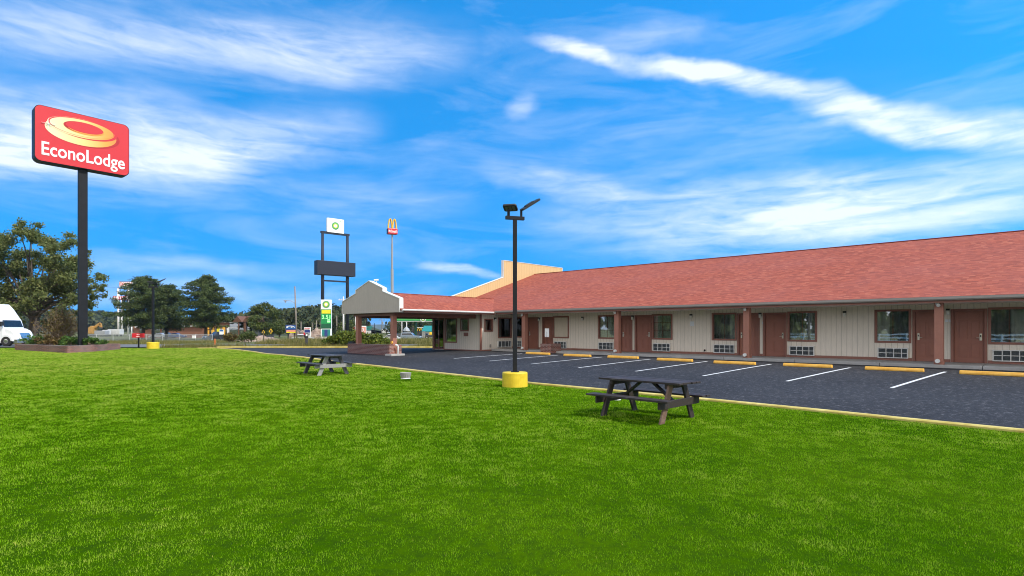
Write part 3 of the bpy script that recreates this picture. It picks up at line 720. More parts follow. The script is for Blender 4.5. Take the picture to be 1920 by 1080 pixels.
# ---- windows
def curtain(mb, s0, s1, z0, z1, p):
    n = max(6, int((s1-s0)/.035)); vs = []
    for i in range(n+1):
        s = s0+(s1-s0)*i/n; q = p+.03*math.sin(i*1.15)+.012*math.sin(i*.41)
        vs += [(s, q, z0), (s, q, z1)]
    mb.add(vs, [(2*i, 2*i+2, 2*i+3, 2*i+1) for i in range(n)])
def window(s0, s1, z0, z1, kind):
    f = LB(); frame4(f, 's', s0-.035, s1+.035, z0-.035, z1+.035, PW-.035, PW-.002, .085); frame4(f, 's', s0+.001, s1-.001, z0+.001, z1-.001, PW+.0, PW+.10, .05)
    fo = f.build('window', 'trim_brown', bevel=.004)
    if kind == 'board':
        b = LB(); b.box(s0+.052, s1-.052, PW+.02, PW+.05, z0+.052, z1-.052); bo = b.build('boarding', 'siding_blank'); bo.parent = fo; return
    p = LB(); p.box(s0+.051, s1-.051, PW+.05, PW+.058, z0+.051, z1-.051)
    po = p.build('pane', 'dark_pane' if kind in ('dark',) else 'pane'); po.parent = fo
    mm = LB(); mid = (s0+s1)/2
    mm.box(mid-.018, mid+.018, PW+.062, PW+.095, z0+.051, z1-.051)
    if kind in 'cg':
        for q in (.36, .68): mm.box(s0+.052, s1-.052, PW+.064, PW+.09, z0+(z1-z0)*q-.012, z0+(z1-z0)*q+.012)
    mo = mm.build('window_bar', 'trim_brown' if kind != 'dark' else 'black_plastic'); mo.parent = fo
    if kind in ('c', 'g', 'half', 'r'):
        c = LB()
        if kind == 'c': curtain(c, s0-.1, s1+.1, z0-.1, z1+.1, PW+.16)
        elif kind == 'g': curtain(c, s0-.1, s1+.1, z0-.1, z1+.1, PW+.17)
        elif kind == 'half':
            if (s0+s1)/2 < s_at(1750, PW): curtain(c, s0-.1, s0+(s1-s0)*.40, z0-.1, z1+.1, PW+.17)
            else: curtain(c, s0+(s1-s0)*.55, s1+.1, z0-.1, z1+.1, PW+.17)
        else: curtain(c, s1-(s1-s0)*.32, s1+.1, z0-.1, z1+.1, PW+.17)
        if kind in ('half', 'r'): h_ = LB(); curtain(h_, s0-.1, s1+.1, z0-.1, z1+.1, PW+.34); ho2 = h_.build('net_curtain', 'sheer'); ho2.parent = fo
        co = c.build('curtain', 'curtain_green' if kind == 'g' else 'curtain'); co.parent = fo
def ac_unit(s0, s1, z0, z1):
    f = LB(); y0, y1 = PW-.085, PW-.001
    frame4(f, 's', s0, s1, z0, z1, y0, y1, .035)
    w = (s1-s0)-.07
    for q in (.27, .54, .81): x = s0+.035+w*q; f.box(x-.014, x+.014, y0+.003, y1, z0+.0355, z1-.0355)
    zm = (z0+z1)/2
    for a, b in ((0, .27), (.27, .54), (.54, .81), (.81, 1)): f.box(s0+.0355+w*a+(.0145 if a else 0), s0+.0345+w*b-(.0145 if b < 1 else 0), y0+.003, y1, zm-.013, zm+.013)
    fo = f.build('air_conditioner', 'white_trim', bevel=.004)
    b = LB(); n = 14
    for i in range(n):
        z = z0+.036+(z1-z0-.072)*i/n; b.box(s0+.036, s1-.036, y0+.03+.0001*i, y1-.003, z, z+(z1-z0-.072)/n*.72)
    bo = b.build('grille', 'dark_grille'); bo.parent = fo
for s0, s1, z0, z1, k, h in ops:
    if k == 'win': window(s0, s1, z0, z1, h)
acs = [(964, 979.5), (1040, 1063), (1123, 1151), (1225, 1257.5), (1339, 1378), (1481, 1527.5), (1646, 1703), (1861, 1926)]
for a, b in acs: s0, s1 = span(a, b); ac_unit(s0, s1, .215, .645)
for s0, s1, z0, z1, k, h in ops:
    if k == 'win' and s0 > last-.1: ac_unit(s0+.1, s1-.1, .215, .645)
# ---- wall lamps, number plates
def wall_lamp(px_, z=2.02):
    s = s_at(px_, PW); l = LB()
    l.box(s-.06, s+.06, PW-.12, PW-.002, z+.10, z+.17); l.box(s-.05, s+.05, PW-.03, PW-.002, z+.0, z+.099)
    lo = l.build('wall_lamp', 'black_plastic', bevel=.006)
    q = LB(); q.lathe([(.035, -.07), (.055, -.06), (.058, .09), (.05, .095)], 14, (s, PW-.085, z)); qo = q.build('lamp_shade', 'lamp_glass', smooth=True); qo.parent = lo
for px_, z in ((1011.5, 2.0), (1093, 2.0), (1187, 2.02), (1296.5, 2.03), (1426, 2.03), (1584, 2.03), (1777.5, 2.05)): wall_lamp(px_, z)
def plate(a, b, z0, z1, m='plate_white', nm='number_plate'):
    q = LB(); s0, s1 = span(a, b); q.box(s0, s1, PW-.014, PW-.002, z0, z1); return q.build(nm, m, bevel=.003)
for a, b, z0, z1 in ((1221.3, 1222.8, 1.75, 1.87), (1382, 1384.6-1.3, 1.75, 1.87), (1428.5, 1431.2, 1.66, 1.78), (1772, 1777.3, 1.70, 1.80), (1778.7, 1784, 1.70, 1.80)): plate(a, b, z0, z1)
plate(1294, 1301.5, 1.58, 1.82, 'plate_white', 'notice_plate')
q = LB(); s0 = s_at(1321.5, PW); q.tube([(s0, PW-.01, .33), (s0, PW-.08, .33), (s0, PW-.09, .27)], .022, 8); q.lathe([(.05, -.006), (.05, .006)], 12, (s0, PW-.012, .33), 'y'); q.build('outdoor_tap', 'pole_black')
# ---- columns of the walkway
for px_ in (984, 1158, 1401, 1761, 1761+620):
    pc = 25.64; s = s_at(px_, pc)
    if px_ > 1900: s = s_at(1761, pc)+(s_at(1761, pc)-s_at(1401, pc))
    c = LB(); c.box(s-.135, s+.135, pc-.135, pc+.135, .11, 2.398); c.box(s-.15, s+.15, pc-.15, pc+.15, .121, .26)
    co = c.build('column', 'column_brown', bevel=.008)
    fl = LB(); fl.tube([(s-.06, pc-.135, 2.30), (s-.06, pc-.22, 2.33)], .02, 8); fl.tube([(s-.08, pc-.17, 2.42), (s+.01, pc-.30, 2.27)], [.045, .062], 12)
    fo = fl.build('floodlight', 'white_trim', smooth=False); fo.parent = co
    pp = LB(); zz = .25; pp.lathe([(.045, .0), (.075, 0), (.075, -.11), (.045, -.11)], 18, (s-.03, pc-.15, zz), 'y'); po = pp.build('drain_pipe', 'white_trim'); po.parent = co
    pd = LB(); pd.lathe([(.044, -.004), (.044, -.03)], 16, (s-.03, pc-.15, zz), 'y'); po = pd.build('pipe_mouth', 'black_plastic'); po.parent = co
# ---- lobby front: glass door, windows, plaque
s0, s1, z0, z1 = lop[0]
f = LB(); frame4(f, 's', s0-.05, s1+.05, z0, z1+.06, LOB_P-.035, LOB_P-.002, .10, False); fo = f.build('door_frame', 'trim_brown')
d = LB(); frame4(d, 's', s0+.02, s1-.02, z0+.02, z1-.01, LOB_P+.05, LOB_P+.09, .09); mid = s0+(s1-s0)*.45
d.box(mid-.05, mid+.05, LOB_P+.049, LOB_P+.091, z0+.11, z1-.10); do = d.build('door', 'beam_brown')
q = LB(); q.box(s0+.111, mid-.051, LOB_P+.065, LOB_P+.072, z0+.111, z1-.101); q.box(mid+.051, s1-.111, LOB_P+.065, LOB_P+.072, z0+.111, z1-.101); qo = q.build('pane', 'dark_pane'); qo.parent = do
h = LB(); h.tube([(mid+.02, LOB_P+.04, 1.0), (mid+.02, LOB_P-.0, 1.03), (mid+.02, LOB_P-.0, 1.32), (mid+.02, LOB_P+.04, 1.35)], .014, 8); ho = h.build('handle', 'steel'); ho.parent = do; fo.parent = do
for (s0, s1, z0, z1), big in ((lop[1], 1), (lop[2], 0)):
    f = LB(); frame4(f, 's', s0-.03, s1+.03, z0-.03, z1+.03, LOB_P-.03, LOB_P-.002, .085); fo = f.build('window', 'trim_brown')
    q = LB(); q.box(s0+.001, s1-.001, LOB_P+.05, LOB_P+.057, z0+.001, z1-.001); qo = q.build('pane', 'pane'); qo.parent = fo
    c = LB(); curtain(c, s0-.1, s0+(s1-s0)*(.28 if big else 1.15), z0-.1, z1+.1, LOB_P+.24); co = c.build('curtain', 'curtain_green'); co.parent = fo
q = LB(); q.box(s_at(870, LOB_P), s_at(878, LOB_P), LOB_P-.03, LOB_P-.002, .95, 1.19); q.build('wall_plaque', 'trim_brown')
# ---- lobby side wall: two windows, air conditioner, lamp, tap
for i, (q0, q1, z0, z1) in enumerate(sop):
    f = LB(); frame4(f, 'p', q0-.03, q1+.03, z0-.03, z1+.03, LOB_S1+.002, LOB_S1+.035, .085); frame4(f, 'p', q0+.001, q1-.001, z0+.001, z1-.001, LOB_S1-.1, LOB_S1-.001, .05); fo = f.build('window', 'trim_brown')
    q = LB(); q.box(LOB_S1-.06, LOB_S1-.053, q0+.051, q1-.051, z0+.051, z1-.051); qo = q.build('pane', 'pane' if i == 0 else 'dark_pane'); qo.parent = fo
q0, q1 = p_at(932.5, LOB_S1), min(p_at(957, LOB_S1), 27.4)
f = LB(); frame4(f, 'p', q0, q1, .215, .645, LOB_S1+.001, LOB_S1+.085, .035)
for k in (.27, .54, .81): y = q0+(q1-q0)*k; f.box(LOB_S1+.002, LOB_S1+.082, y-.014, y+.014, .2505, .6095)
fo = f.build('air_conditioner', 'white_trim')
b = LB()
for i in range(12): b.box(LOB_S1+.004, LOB_S1+.05, q0+.036, q1-.036, .252+.0297*i, .252+.0297*i+.021)
bo = b.build('grille', 'dark_grille'); bo.parent = fo
yq = p_at(927.3, LOB_S1); l = LB(); l.box(LOB_S1+.002, LOB_S1+.12, yq-.06, yq+.06, 2.10, 2.17); l.box(LOB_S1+.002, LOB_S1+.03, yq-.05, yq+.05, 2.0, 2.099); lo = l.build('wall_lamp', 'black_plastic')
q = LB(); q.lathe([(.035, -.07), (.055, -.06), (.058, .09), (.05, .095)], 14, (LOB_S1+.085, yq, 2.0)); qo = q.build('lamp_shade', 'lamp_glass', smooth=True); qo.parent = lo
yq = p_at(919, LOB_S1); q = LB(); q.box(LOB_S1+.002, LOB_S1+.06, yq-.05, yq+.05, .22, .42); q.build('socket_box', 'gutter')
# ---- stepped parapet over the far end of the roof
def parapet(mb):
    a, b = S_L-.22, S_L-.003; zr = lambda p: zf_main(0, p)+.72 if p <= RIDGE_P else RIDGE_Z-SLOPE*(p-RIDGE_P)+.72
    q0, q1 = 32.15, 39.85
    prof = [(25.0, 2.0), (25.0, zr(25.0)), (q0, zr(q0)), (q0, 6.95), (q1, 6.95), (q1, zr(q1)), (47, zr(47)), (47, 2.0)]
    mb.prism(prof, 'x', a, b); return prof
pm = LB(); prof = parapet(pm); po = pm.build('parapet', 'siding_parapet')
cp = LB()
for i in range(1, 6):
    a, b = prof[i], prof[i+1]; cp.beam((S_L-.11, a[0], a[1]+.02), (S_L-.11, b[0], b[1]+.02), .27, .03, (0, 0, 1) if abs(a[0]-b[0]) > .1 else (0, 1, 0))
co = cp.build('parapet_cap', 'white_trim'); co.parent = po
# ---- drive-under canopy: gable front, posts, beams, brick walls
GP = WG_P0-.02; zb = 2.35
gprof = [(-3.0, zb), (3.0, zb), (3.0, 3.10), (1.42, 3.55), (1.42, 3.74), (0, 4.22), (-1.42, 3.74), (-1.42, 3.55), (-3.0, 3.10)]
gf = LB(); gf.prism([(WG_S+u, z) for u, z in gprof], 'y', GP, GP+.24); go = gf.build('gable_front', 'siding_gable')
gc = LB()
for i in range(2, 9):
    a, b = gprof[i], gprof[(i+1) % 9] if i < 8 else gprof[0]
    if i == 8: continue
    gc.beam((WG_S+a[0], GP+.12, a[1]+.015), (WG_S+b[0], GP+.12, b[1]+.015), .30, .04, (0, 0, 1) if abs(a[0]-b[0]) > .05 else (1, 0, 0))
gc.box(WG_S+3.002, WG_S+3.03, GP-.01, GP+.25, zb, 3.09); gc.box(WG_S-3.03, WG_S-3.002, GP-.01, GP+.25, zb, 3.09)
gco = gc.build('gable_trim', 'white_trim'); gco.parent = go
cam_ = LB(); cam_.tube([(WG_S+.62, GP+.12, 4.02), (WG_S+.62, GP+.12, 4.22)], .02, 8); cam_.tube([(WG_S+.55, GP-.02, 4.24), (WG_S+.68, GP+.2, 4.27)], .055, 10); cm = cam_.build('security_camera', 'white_trim'); cm.parent = go
PB = GP+.42; SR_, SL_ = s_at(738, PB), s_at(672.5, PB)
for s in (SR_, SL_):
    zg = g(*XY(s, PB)); c = LB(); c.box(s-.13, s+.13, PB-.13, PB+.13, zg-.1 if s == SR_ else zg+.5, 2.18); c.build('canopy_post', 'column_brown', bevel=.008)
c = LB(); c.box(SL_-.4, SR_+.2, PB-.12, PB+.12, 2.181, 2.348); c.build('beam', 'beam_brown')
for s in (SR_+.06, SL_-.2): c = LB(); c.box(s-.11, s+.11, PB+.123, LOB_P-.03, 2.10, 2.345); c.build('beam', 'beam_brown')
zg = g(*XY(SR_-2, PB))-.25; s_l = s_at(655, PB-.3)
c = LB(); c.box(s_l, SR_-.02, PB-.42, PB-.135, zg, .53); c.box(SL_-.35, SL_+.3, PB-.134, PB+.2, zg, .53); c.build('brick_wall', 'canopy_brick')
c = LB(); c.box(SR_+.0, SR_+.20, PB-.42, PB-.135, zg, .55); c.box(SR_-.02, SR_+.20, PB+.14, PB+.40, zg, .53); c.build('brick_pier', 'planter_brick')
c = LB(); c.box(SR_-.12, SR_+.50, PB-.50, PB+.42, zg, zg+.33); c.build('pier_footing', 'concrete', bevel=.02)
c = LB(); s = SR_+.31; c.tube([(s, PB+.08, zg+.3), (s, PB+.08, .42), (s, PB+.03, .50), (s, PB-.09, .53)], .055, 10); c.build('downpipe', 'white_trim', smooth=True)
c = LB(); c.lathe([(.04, -.02), (.085, -.02), (.085, .04), (.04, .04)], 16, (SR_+.05, PB-.16, .66), 'y'); c.build('hose_ring', 'stop_yellow')
c = LB(); c.box(s_l+.02, s_l+.42, PB-.40, PB-.15, .532, .64); c.build('flower_box', 'black_plastic', bevel=.02)

# ------------------------------------------------------------------ things by the walkway
# wheel stops
stops = [((986, 664.5), (1031, 664.9), 'at the foot of the first column beside the small brick planter'), ((1058, 668.2), (1107, 669), 'in front of the boarded-up window'), ((1140, 671), (1197, 673), 'in front of the second column'),
         ((1233, 676), (1298, 678.5), 'in front of the square white notice'), ((1340, 682), (1415, 684), 'in front of the third column'), ((1469, 687), (1560, 689.5), 'in front of the window right of the third column'),
         ((1622, 694), (1732, 697), 'in front of the window left of the fourth column'), ((1806, 702), (1926, 706.5), 'nearest the right edge of the lot')]
stop0 = None
def wheel_stop_mesh():
    mb = MB(); L_ = 1.0
    mb.prism([(-.085, 0), (.085, 0), (.085, .05), (.055, .118), (-.055, .118), (-.085, .05)], 'x', -L_, L_); return mb
for i, (a, b, where) in enumerate(stops):
    A, B = Vector(px2g(*a)), Vector(px2g(*b))
    sa, pa = SP(*A); sb, pb_ = SP(*B); pm_ = min((pa+pb_)/2, 25.1); c_ = ((sa+sb)/2)
    x, y = XY(c_, pm_)
    if stop0 is None: stop0 = wheel_stop_mesh().build('wheel_stop', 'stop_yellow', bevel=.015); o = stop0
    else: o = stop0.copy(); COL.objects.link(o)
    o.location = (x, y, g(x, y)+.004); o.rotation_euler = (0, 0, -R(43.08)); o.scale = (min(max((sb-sa)/2, .85), 1.0), 1, 1)
    tag(o, 'yellow concrete wheel stop '+where, 'wheel stop', 'wheel stops along the walkway')
# small brick planter with a notice stand
sp0, sp1 = s_at(1014.5, 25.0), s_at(1034, 25.0)
x, y = XY((sp0+sp1)/2, 25.0); t = thing('brick_planter', 'small low brick planter box at the edge of the walkway under the notice', 'planter', (x, y, g(x, y)), -R(43.08))
w = (sp1-sp0)/2; mb = MB(); h = .56
mb.box(-w, w, -.06, .06, -.05, h); mb.box(-w, w, .78, .90, -.05, h); mb.box(-w, -w+.12, .061, .779, -.05, h); mb.box(w-.12, w, .061, .779, -.05, h); mb.build('brick_box', 'planter_brick', t)
mb = MB(); mb.box(-w+.121, w-.121, .062, .778, 0, h-.06); mb.build('earth', 'soil', t)
x, y = XY(s_at(1025.5, 25.6), 25.6); t = thing('notice_stand', 'white notice board on a thin black pole in front of a brown door', 'notice stand', (x, y, .12), -R(43.08))
mb = MB(); mb.tube([(0, 0, 0), (0, 0, 1.15)], .016, 8); mb.lathe([(.16, 0), (.16, .02), (.03, .035)], 16); mb.build('pole', 'pole_black', t)
mb = MB(); mb.box(-.16, .16, -.012, .012, .82, 1.34); mb.build('panel', 'sign_white', t, bevel=.008)
# ------------------------------------------------------------------ big roadside sign
SZ = 42.; zl = SZ
def motel_sign():
    X = PX(155, SZ*1.05); Y = SZ*1.05; th = R(49.5)
    W_, H_ = .1445*zl, .1014*zl; zt = HZ(199, zl)+.02; z0 = zt-H_
    gz = g(X, Y)
    r = thing('motel_sign', 'tall red roadside sign with golden ring emblem on a black pole', 'sign', (X, Y, gz), th)
    Z = lambda v: zt-v*H_-gz          # v measured downwards
    U = lambda u: (u-.5)*W_
    D = .95
    cs = MB(); cs.prism(rrect(-W_/2, W_/2, Z(1), Z(0), .42), 'y', -D/2, D/2); cs.build('sign_box', 'sign_case', r, bevel=.02)
    fc = MB(); fc.prism(rrect(-W_/2+.05, W_/2-.05, Z(1)+.05, Z(0)-.05, .38), 'y', -D/2-.03, -D/2-.001); fc.prism(rrect(-W_/2+.05, W_/2-.05, Z(1)+.05, Z(0)-.05, .38), 'y', D/2+.001, D/2+.03)
    fo = fc.build('sign_face', 'sign_red', r)
    def el(cu, cv, ru, rv, rot=0): return ellipse(U(cu), Z(cv), ru*W_, rv*H_, 56, rot)
    for side in (1, -1):
        y = -D/2-.03
        lay = [('sign_red_dark', el(.515, .355, .372, .235)), ('emblem_gold', el(.475, .345, .375, .232)), ('sign_red', el(.515, .275, .345, .175)), ('emblem_gold', el(.475, .262, .352, .172)), ('sign_red', el(.478, .252, .345, .160)), ('emblem_gold', el(.482, .258, .335, .152)), ('sign_orange', el(.500, .262, .212, .108)), ('sign_red_dark', el(.494, .254, .210, .104)), ('sign_orange', el(.512, .268, .19, .09)), ('sign_red', el(.505, .248, .198, .092))]
        for i, (m_, poly) in enumerate(lay):
            mb = MB(); a, b = y-.006*(i+1), y-.006*i-.001
            if side < 0: poly = [(-q[0], q[1]) for q in poly]; a, b = -a, -b
            mb.prism(poly, 'y', a, b); oo = mb.build('emblem', m_, fo)
    st = MB(); cx, cz = U(.135), Z(.31); y = -D/2-.10
    for k in range(4):
        a = k*math.pi/4; l = .42 if k % 2 == 0 else .2; st.beam((cx-l*math.cos(a), y, cz-l*math.sin(a)), (cx+l*math.cos(a), y, cz+l*math.sin(a)), .012, .03, (0, 1, 0))
    st.build('emblem_sparkle', 'sign_white', fo)
    tx = MB(); put_word(tx, 'econo', U(.070), U(.945), Z(.955), Z(.640), -D/2-.031, .02); tx.build('lettering', 'sign_white', fo)
    pl = MB(); pl.box(-.29, .29, -.20, .20, -.2, Z(1)-.003); pl.build('pole', 'pole_black', r, bevel=.02)
motel_sign()

# ------------------------------------------------------------------ plants
rng = np.random.default_rng(11)
def leaf_quads(cent, size, r=rng, flat=0.0, aspect=.62):
    """one small folded leaf (two triangles sharing an edge) at every centre"""
    n = len(cent)
    d = r.normal(size=(n, 3)); d[:, 2] *= (1-flat); d /= np.linalg.norm(d, axis=1)[:, None]+1e-9
    e = r.normal(size=(n, 3)); e -= d*np.sum(e*d, 1)[:, None]; e /= np.linalg.norm(e, axis=1)[:, None]+1e-9
    sz = (size*r.uniform(.6, 1.35, n))[:, None]
    a = cent-d*sz*.5; c = cent+d*sz*.5; nn = np.cross(d, e)
    b = cent+e*sz*aspect*.5+nn*sz*.12; dd = cent-e*sz*aspect*.5+nn*sz*.12
    V = np.stack([a, b, c, dd], 1).reshape(-1, 3); i = np.arange(n)*4
    return V, np.stack([i, i+1, i+2, i+3], 1)
def clump_points(centres, radii, n, r=rng, shell=.55, spread=(.75, 1.08)):
    """points through many ellipsoidal clumps, denser towards each clump's skin"""
    k = len(centres); w = np.array([q[0]*q[1]*q[2] for q in radii])**.7; w /= w.sum()
    idx = r.choice(k, n, p=w); d = r.normal(size=(n, 3)); d /= np.linalg.norm(d, axis=1)[:, None]
    rad = (shell+(1-shell)*r.random(n))*r.uniform(spread[0], spread[1], n)
    return np.array(centres)[idx]+d*np.array(radii)[idx]*rad[:, None]
def crown_mesh(name, centres, radii, n, size, m, parent, shell=.5, flat=0, seed=1, spread=(.75, 1.15)):
    r = np.random.default_rng(seed); P = clump_points(centres, radii, n, r, shell, spread); V, Fq = leaf_quads(P, size, r, flat)
    return raw_mesh(name, V, Fq, m, parent)
def limbs(mb, base, tops, r0, rnd, n=7):
    for t in tops:
        b = Vector(base(rnd)); t = Vector(t); mid = b.lerp(t, .5)+Vector((rnd.uniform(-.3, .3), rnd.uniform(-.3, .3), .12*(t-b).length))
        mb.tube([b, b.lerp(mid, .6), mid, t], [r0, r0*.75, r0*.55, r0*.15], n, False)

def oak():
    Y = 68.; X = PX(62, Y); gz = g(X, Y); rnd = random.Random(5)
    r = thing('oak_tree', 'big spreading olive-green tree with gaps in its crown behind the white truck', 'tree', (X, Y, gz))
    k = Y/F
    cs, rs = [], []
    # crown outline read off the photograph: pixel centre, pixel radius
    for px, py, pr in ((20, 430, 26), (-20, 445, 34), (62, 455, 30), (88, 432, 20), (105, 452, 26), (128, 462, 14), (35, 480, 34), (80, 490, 38), (-10, 500, 40), (118, 500, 30), (145, 490, 22), (30, 530, 40), (70, 535, 36), (112, 540, 36), (150, 525, 26), (168, 545, 20), (180, 535, 12), (10, 560, 34), (60, 575, 32), (110, 572, 34), (150, 565, 24), (50, 600, 24), (-60, 520, 50), (-90, 560, 50), (-50, 470, 40), (135, 590, 20), (172, 512, 14), (186, 540, 7), (-30, 580, 40)):
        for dy in (-1, 1):
            x = (px-62)*k+rnd.uniform(-.3, .3); z = HZ(py, Y)-gz; rr = pr*k*.86
            y = dy*rnd.uniform(.1, 1.)*max(0.4, 5.0-abs(x)*.45); m = 4 if rr > 1.2 else 2
            for _ in range(m):
                cs.append((x+rnd.gauss(0, rr*.45), y+rnd.gauss(0, rr*.5), z+rnd.gauss(0, rr*.42))); q = rr*rnd.uniform(.30, .52); rs.append((q*1.15, q*1.15, q*.85))
    crown_mesh('crown', cs, rs, 80000, .27, 'oak_leaf', r, .25, 0, 3, (.5, 1.65))
    mb = MB(); mb.tube([(0, 0, -.3), (.05, 0, 1.2), (.1, .1, 2.8), (.2, .1, 4.2)], [.75, .55, .5, .42], 12)
    for i in range(0, len(cs), 5):
        t = Vector(cs[i]); b = Vector((.1+.02*t.x, 0, rnd.uniform(2.6, 4.6))); mid = b.lerp(t, .5)+Vector((rnd.uniform(-.5, .5), rnd.uniform(-.5, .5), rnd.uniform(.2, .9)))
        mb.tube([b, b.lerp(mid, .5)+Vector((0, 0, .2)), mid, t], [.20, .15, .09, .02], 6, False)
    mb.build('trunk', 'bark', r, smooth=True)
oak()

def pine(px, Y, top, wpx, label, seed, lean=0, n=15000, group='pines across the highway'):
    X = PX(px, Y); gz = g(X, Y); H = HZ(top, Y)-gz; rnd = random.Random(seed); Wd = wpx/2*Y/F
    r = thing('pine_tree', label, 'tree', (X, Y, gz), 0, group)
    cs, rs = [], []; lim = MB()
    lim.tube([(0, 0, -.3), (lean*.2, 0, H*.3), (lean*.6, 0, H*.65), (lean, 0, H*.95)], [.42, .34, .22, .05], 9, False)
    nl = 44
    for i in range(nl):
        t = i/(nl-1); z = H*(.20+.78*t); prof = math.sin(math.pi*min(1, .17+.77*t))**.6*(1 if t < .75 else (1.0-(t-.75)*1.3))
        for j in range(1+i%2):
            a = i*2.4+j*math.pi+rnd.uniform(-.5, .5); rr = Wd*max(.12, prof)*rnd.uniform(.5, 1.06)
            tip = Vector((math.cos(a)*rr+lean*t, math.sin(a)*rr, z+rnd.uniform(-.4, .5)))
            lim.tube([(lean*t, 0, z-.8), (lean*t+math.cos(a)*rr*.5, math.sin(a)*rr*.5, z-.5), tip], [.11, .07, .02], 5, False)
            for f in (1., .66, .33):
                q = rnd.uniform(.5, 1.0)*Wd*.20; cs.append((lean*t+math.cos(a)*rr*f, math.sin(a)*rr*f, z+rnd.uniform(-.3, .5)*.9)); rs.append((q*1.2, q*1.2, q*.62))
    crown_mesh('crown', cs, rs, n, .34, 'pine_needles', r, .5, 0, seed, (.65, 1.22))
    lim.build('trunk', 'pine_bark', r)
pine(268, 140, 521, 112, 'dark green pine behind the far lamp post, left one of the pair', 21, .6, 40000)
pine(312, 145, 537, 92, 'shorter dark pine leaning towards its neighbours in the middle of the pines', 22, .3, 28000)
pine(386, 138, 519, 100, 'dark green pine standing apart, rightmost of the pines', 23, 0, 36000)

def round_tree(px, Y, top, wpx, label, m='broad_leaf', n=9000, seed=31, name='round_tree', leaf=.34, group=None, base=.12):
    X = PX(px, Y); gz = g(X, Y); H = HZ(top, Y)-gz; rnd = random.Random(seed); Wd = wpx/2*Y/F
    r = thing(name, label, 'tree', (X, Y, gz), 0, group); cs, rs = [], []
    for i in range(70):
        a = rnd.uniform(0, 6.283); u = rnd.uniform(-.95, 1); q = math.sqrt(max(0, 1-u*u))*rnd.uniform(.5, .95)
        cs.append((math.cos(a)*q*Wd*.92, math.sin(a)*q*Wd*.92, H*(base+(1-base)/2)+u*H*(1-base)/2*.90)); w = Wd*rnd.uniform(.16, .30); rs.append((w, w, w*.7))
    crown_mesh('crown', cs, rs, n, leaf, m, r, .4, 0, seed)
    mb = MB(); mb.tube([(0, 0, -.3), (0, 0, H*.25), (.1, 0, H*.5)], [.3, .24, .15], 8)
    for i in range(0, 70, 5):
        t = Vector(cs[i]); mb.tube([(0, 0, H*.2), (t.x*.5, t.y*.5, H*.2+(t.z-H*.2)*.6), t], [.12, .08, .02], 5, False)
    mb.build('trunk', 'bark', r); return r
round_tree(497, 125, 568, 68, 'rounded green tree behind the construction signs')

# bare twiggy shrub, low plants and brick bed under the sign
def twig_shrub():
    Y = 45.5; X = PX(112, Y); gz = g(X, Y)+.35; rnd = random.Random(9); k = Y/F
    r = thing('bare_shrub', 'brownish twiggy shrub in the brick bed beside the sign pole', 'shrub', (X, Y, gz))
    mb = MB(); tips = []; W2 = 46*k; H2 = 76*k
    for i in range(150):
        a = rnd.uniform(0, 6.283); q = rnd.random()**.6; e = rnd.uniform(.35, 1.45)
        tip = Vector((math.cos(a)*W2*q*math.cos(e)*1.35, math.sin(a)*1.6*q*math.cos(e), .25+H2*.94*math.sin(e)*rnd.uniform(.55, 1)))
        b = Vector((rnd.uniform(-.5, .5), rnd.uniform(-.4, .4), 0)); mid = b.lerp(tip, .5)+Vector((rnd.uniform(-.12, .12), rnd.uniform(-.12, .12), .1))
        mb.tube([b, mid, tip], [.03, .018, .006], 4, False); tips.append(tip)
        for j in range(4):
            s_ = b.lerp(tip, rnd.uniform(.4, .9)); t2 = s_+Vector((rnd.uniform(-.5, .5), rnd.uniform(-.4, .4), rnd.uniform(.1, .5))); mb.tube([s_, t2], [.012, .004], 3, False); tips.append(t2)
    mb.build('twigs', 'twig', r)
    P = np.array([tuple(t) for t in tips]); rr = np.random.default_rng(4); P = np.repeat(P, 5, 0)+rr.normal(size=(len(P)*5, 3))*.17; P = P[P[:, 2] > .3]
    V, Fq = leaf_quads(P, .13, rr); raw_mesh('foliage', V, Fq, 'twig_leaf', r)
twig_shrub()
def low_plant(px, Y, w, h, label, m, n, seed, gz=None, leaf=.16, name='low_plant', cat='plant', group=None, depth=.8):
    X = PX(px, Y); gz = g(X, Y) if gz is None else gz; rnd = random.Random(seed)
    r = thing(name, label, cat, (X, Y, gz), 0, group); cs, rs = [], []
    for i in range(22):
        cs.append((rnd.uniform(-w/2, w/2)*.85, rnd.uniform(-depth, depth)*.6, h*rnd.uniform(.2, .78))); q = h*rnd.uniform(.16, .30); rs.append((q*1.4, q*1.2, q))
    crown_mesh('foliage', cs, rs, n, leaf, m, r, .25, 0, seed)
    mb = MB()
    for c in cs[:14]: mb.tube([(c[0]*.6, c[1]*.6, -.05), (c[0]*.8, c[1]*.8, c[2]*.5), c], [.025, .018, .008], 4, False)
    mb.build('stems', 'twig', r)
PB_Y = 43.2; pbz = g(PX(150, PB_Y), PB_Y)+.42
low_plant(66, PB_Y+1.6, 1.6, 1.0, 'low dark green plant at the left end of the brick bed', 'low_plant_leaf', 900, 41, pbz)
low_plant(100, PB_Y+1.5, 2.6, .9, 'low reddish-green plant under the twiggy shrub', 'twig_leaf', 1300, 42, pbz)
low_plant(133, PB_Y+1.2, 1.5, .8, 'low green plant left of the sign pole', 'low_plant_leaf', 900, 43, pbz)
low_plant(178, PB_Y+1.2, 1.9, .72, 'low bright green plant right of the sign pole', 'low_plant_leaf', 1300, 44, pbz, .18)
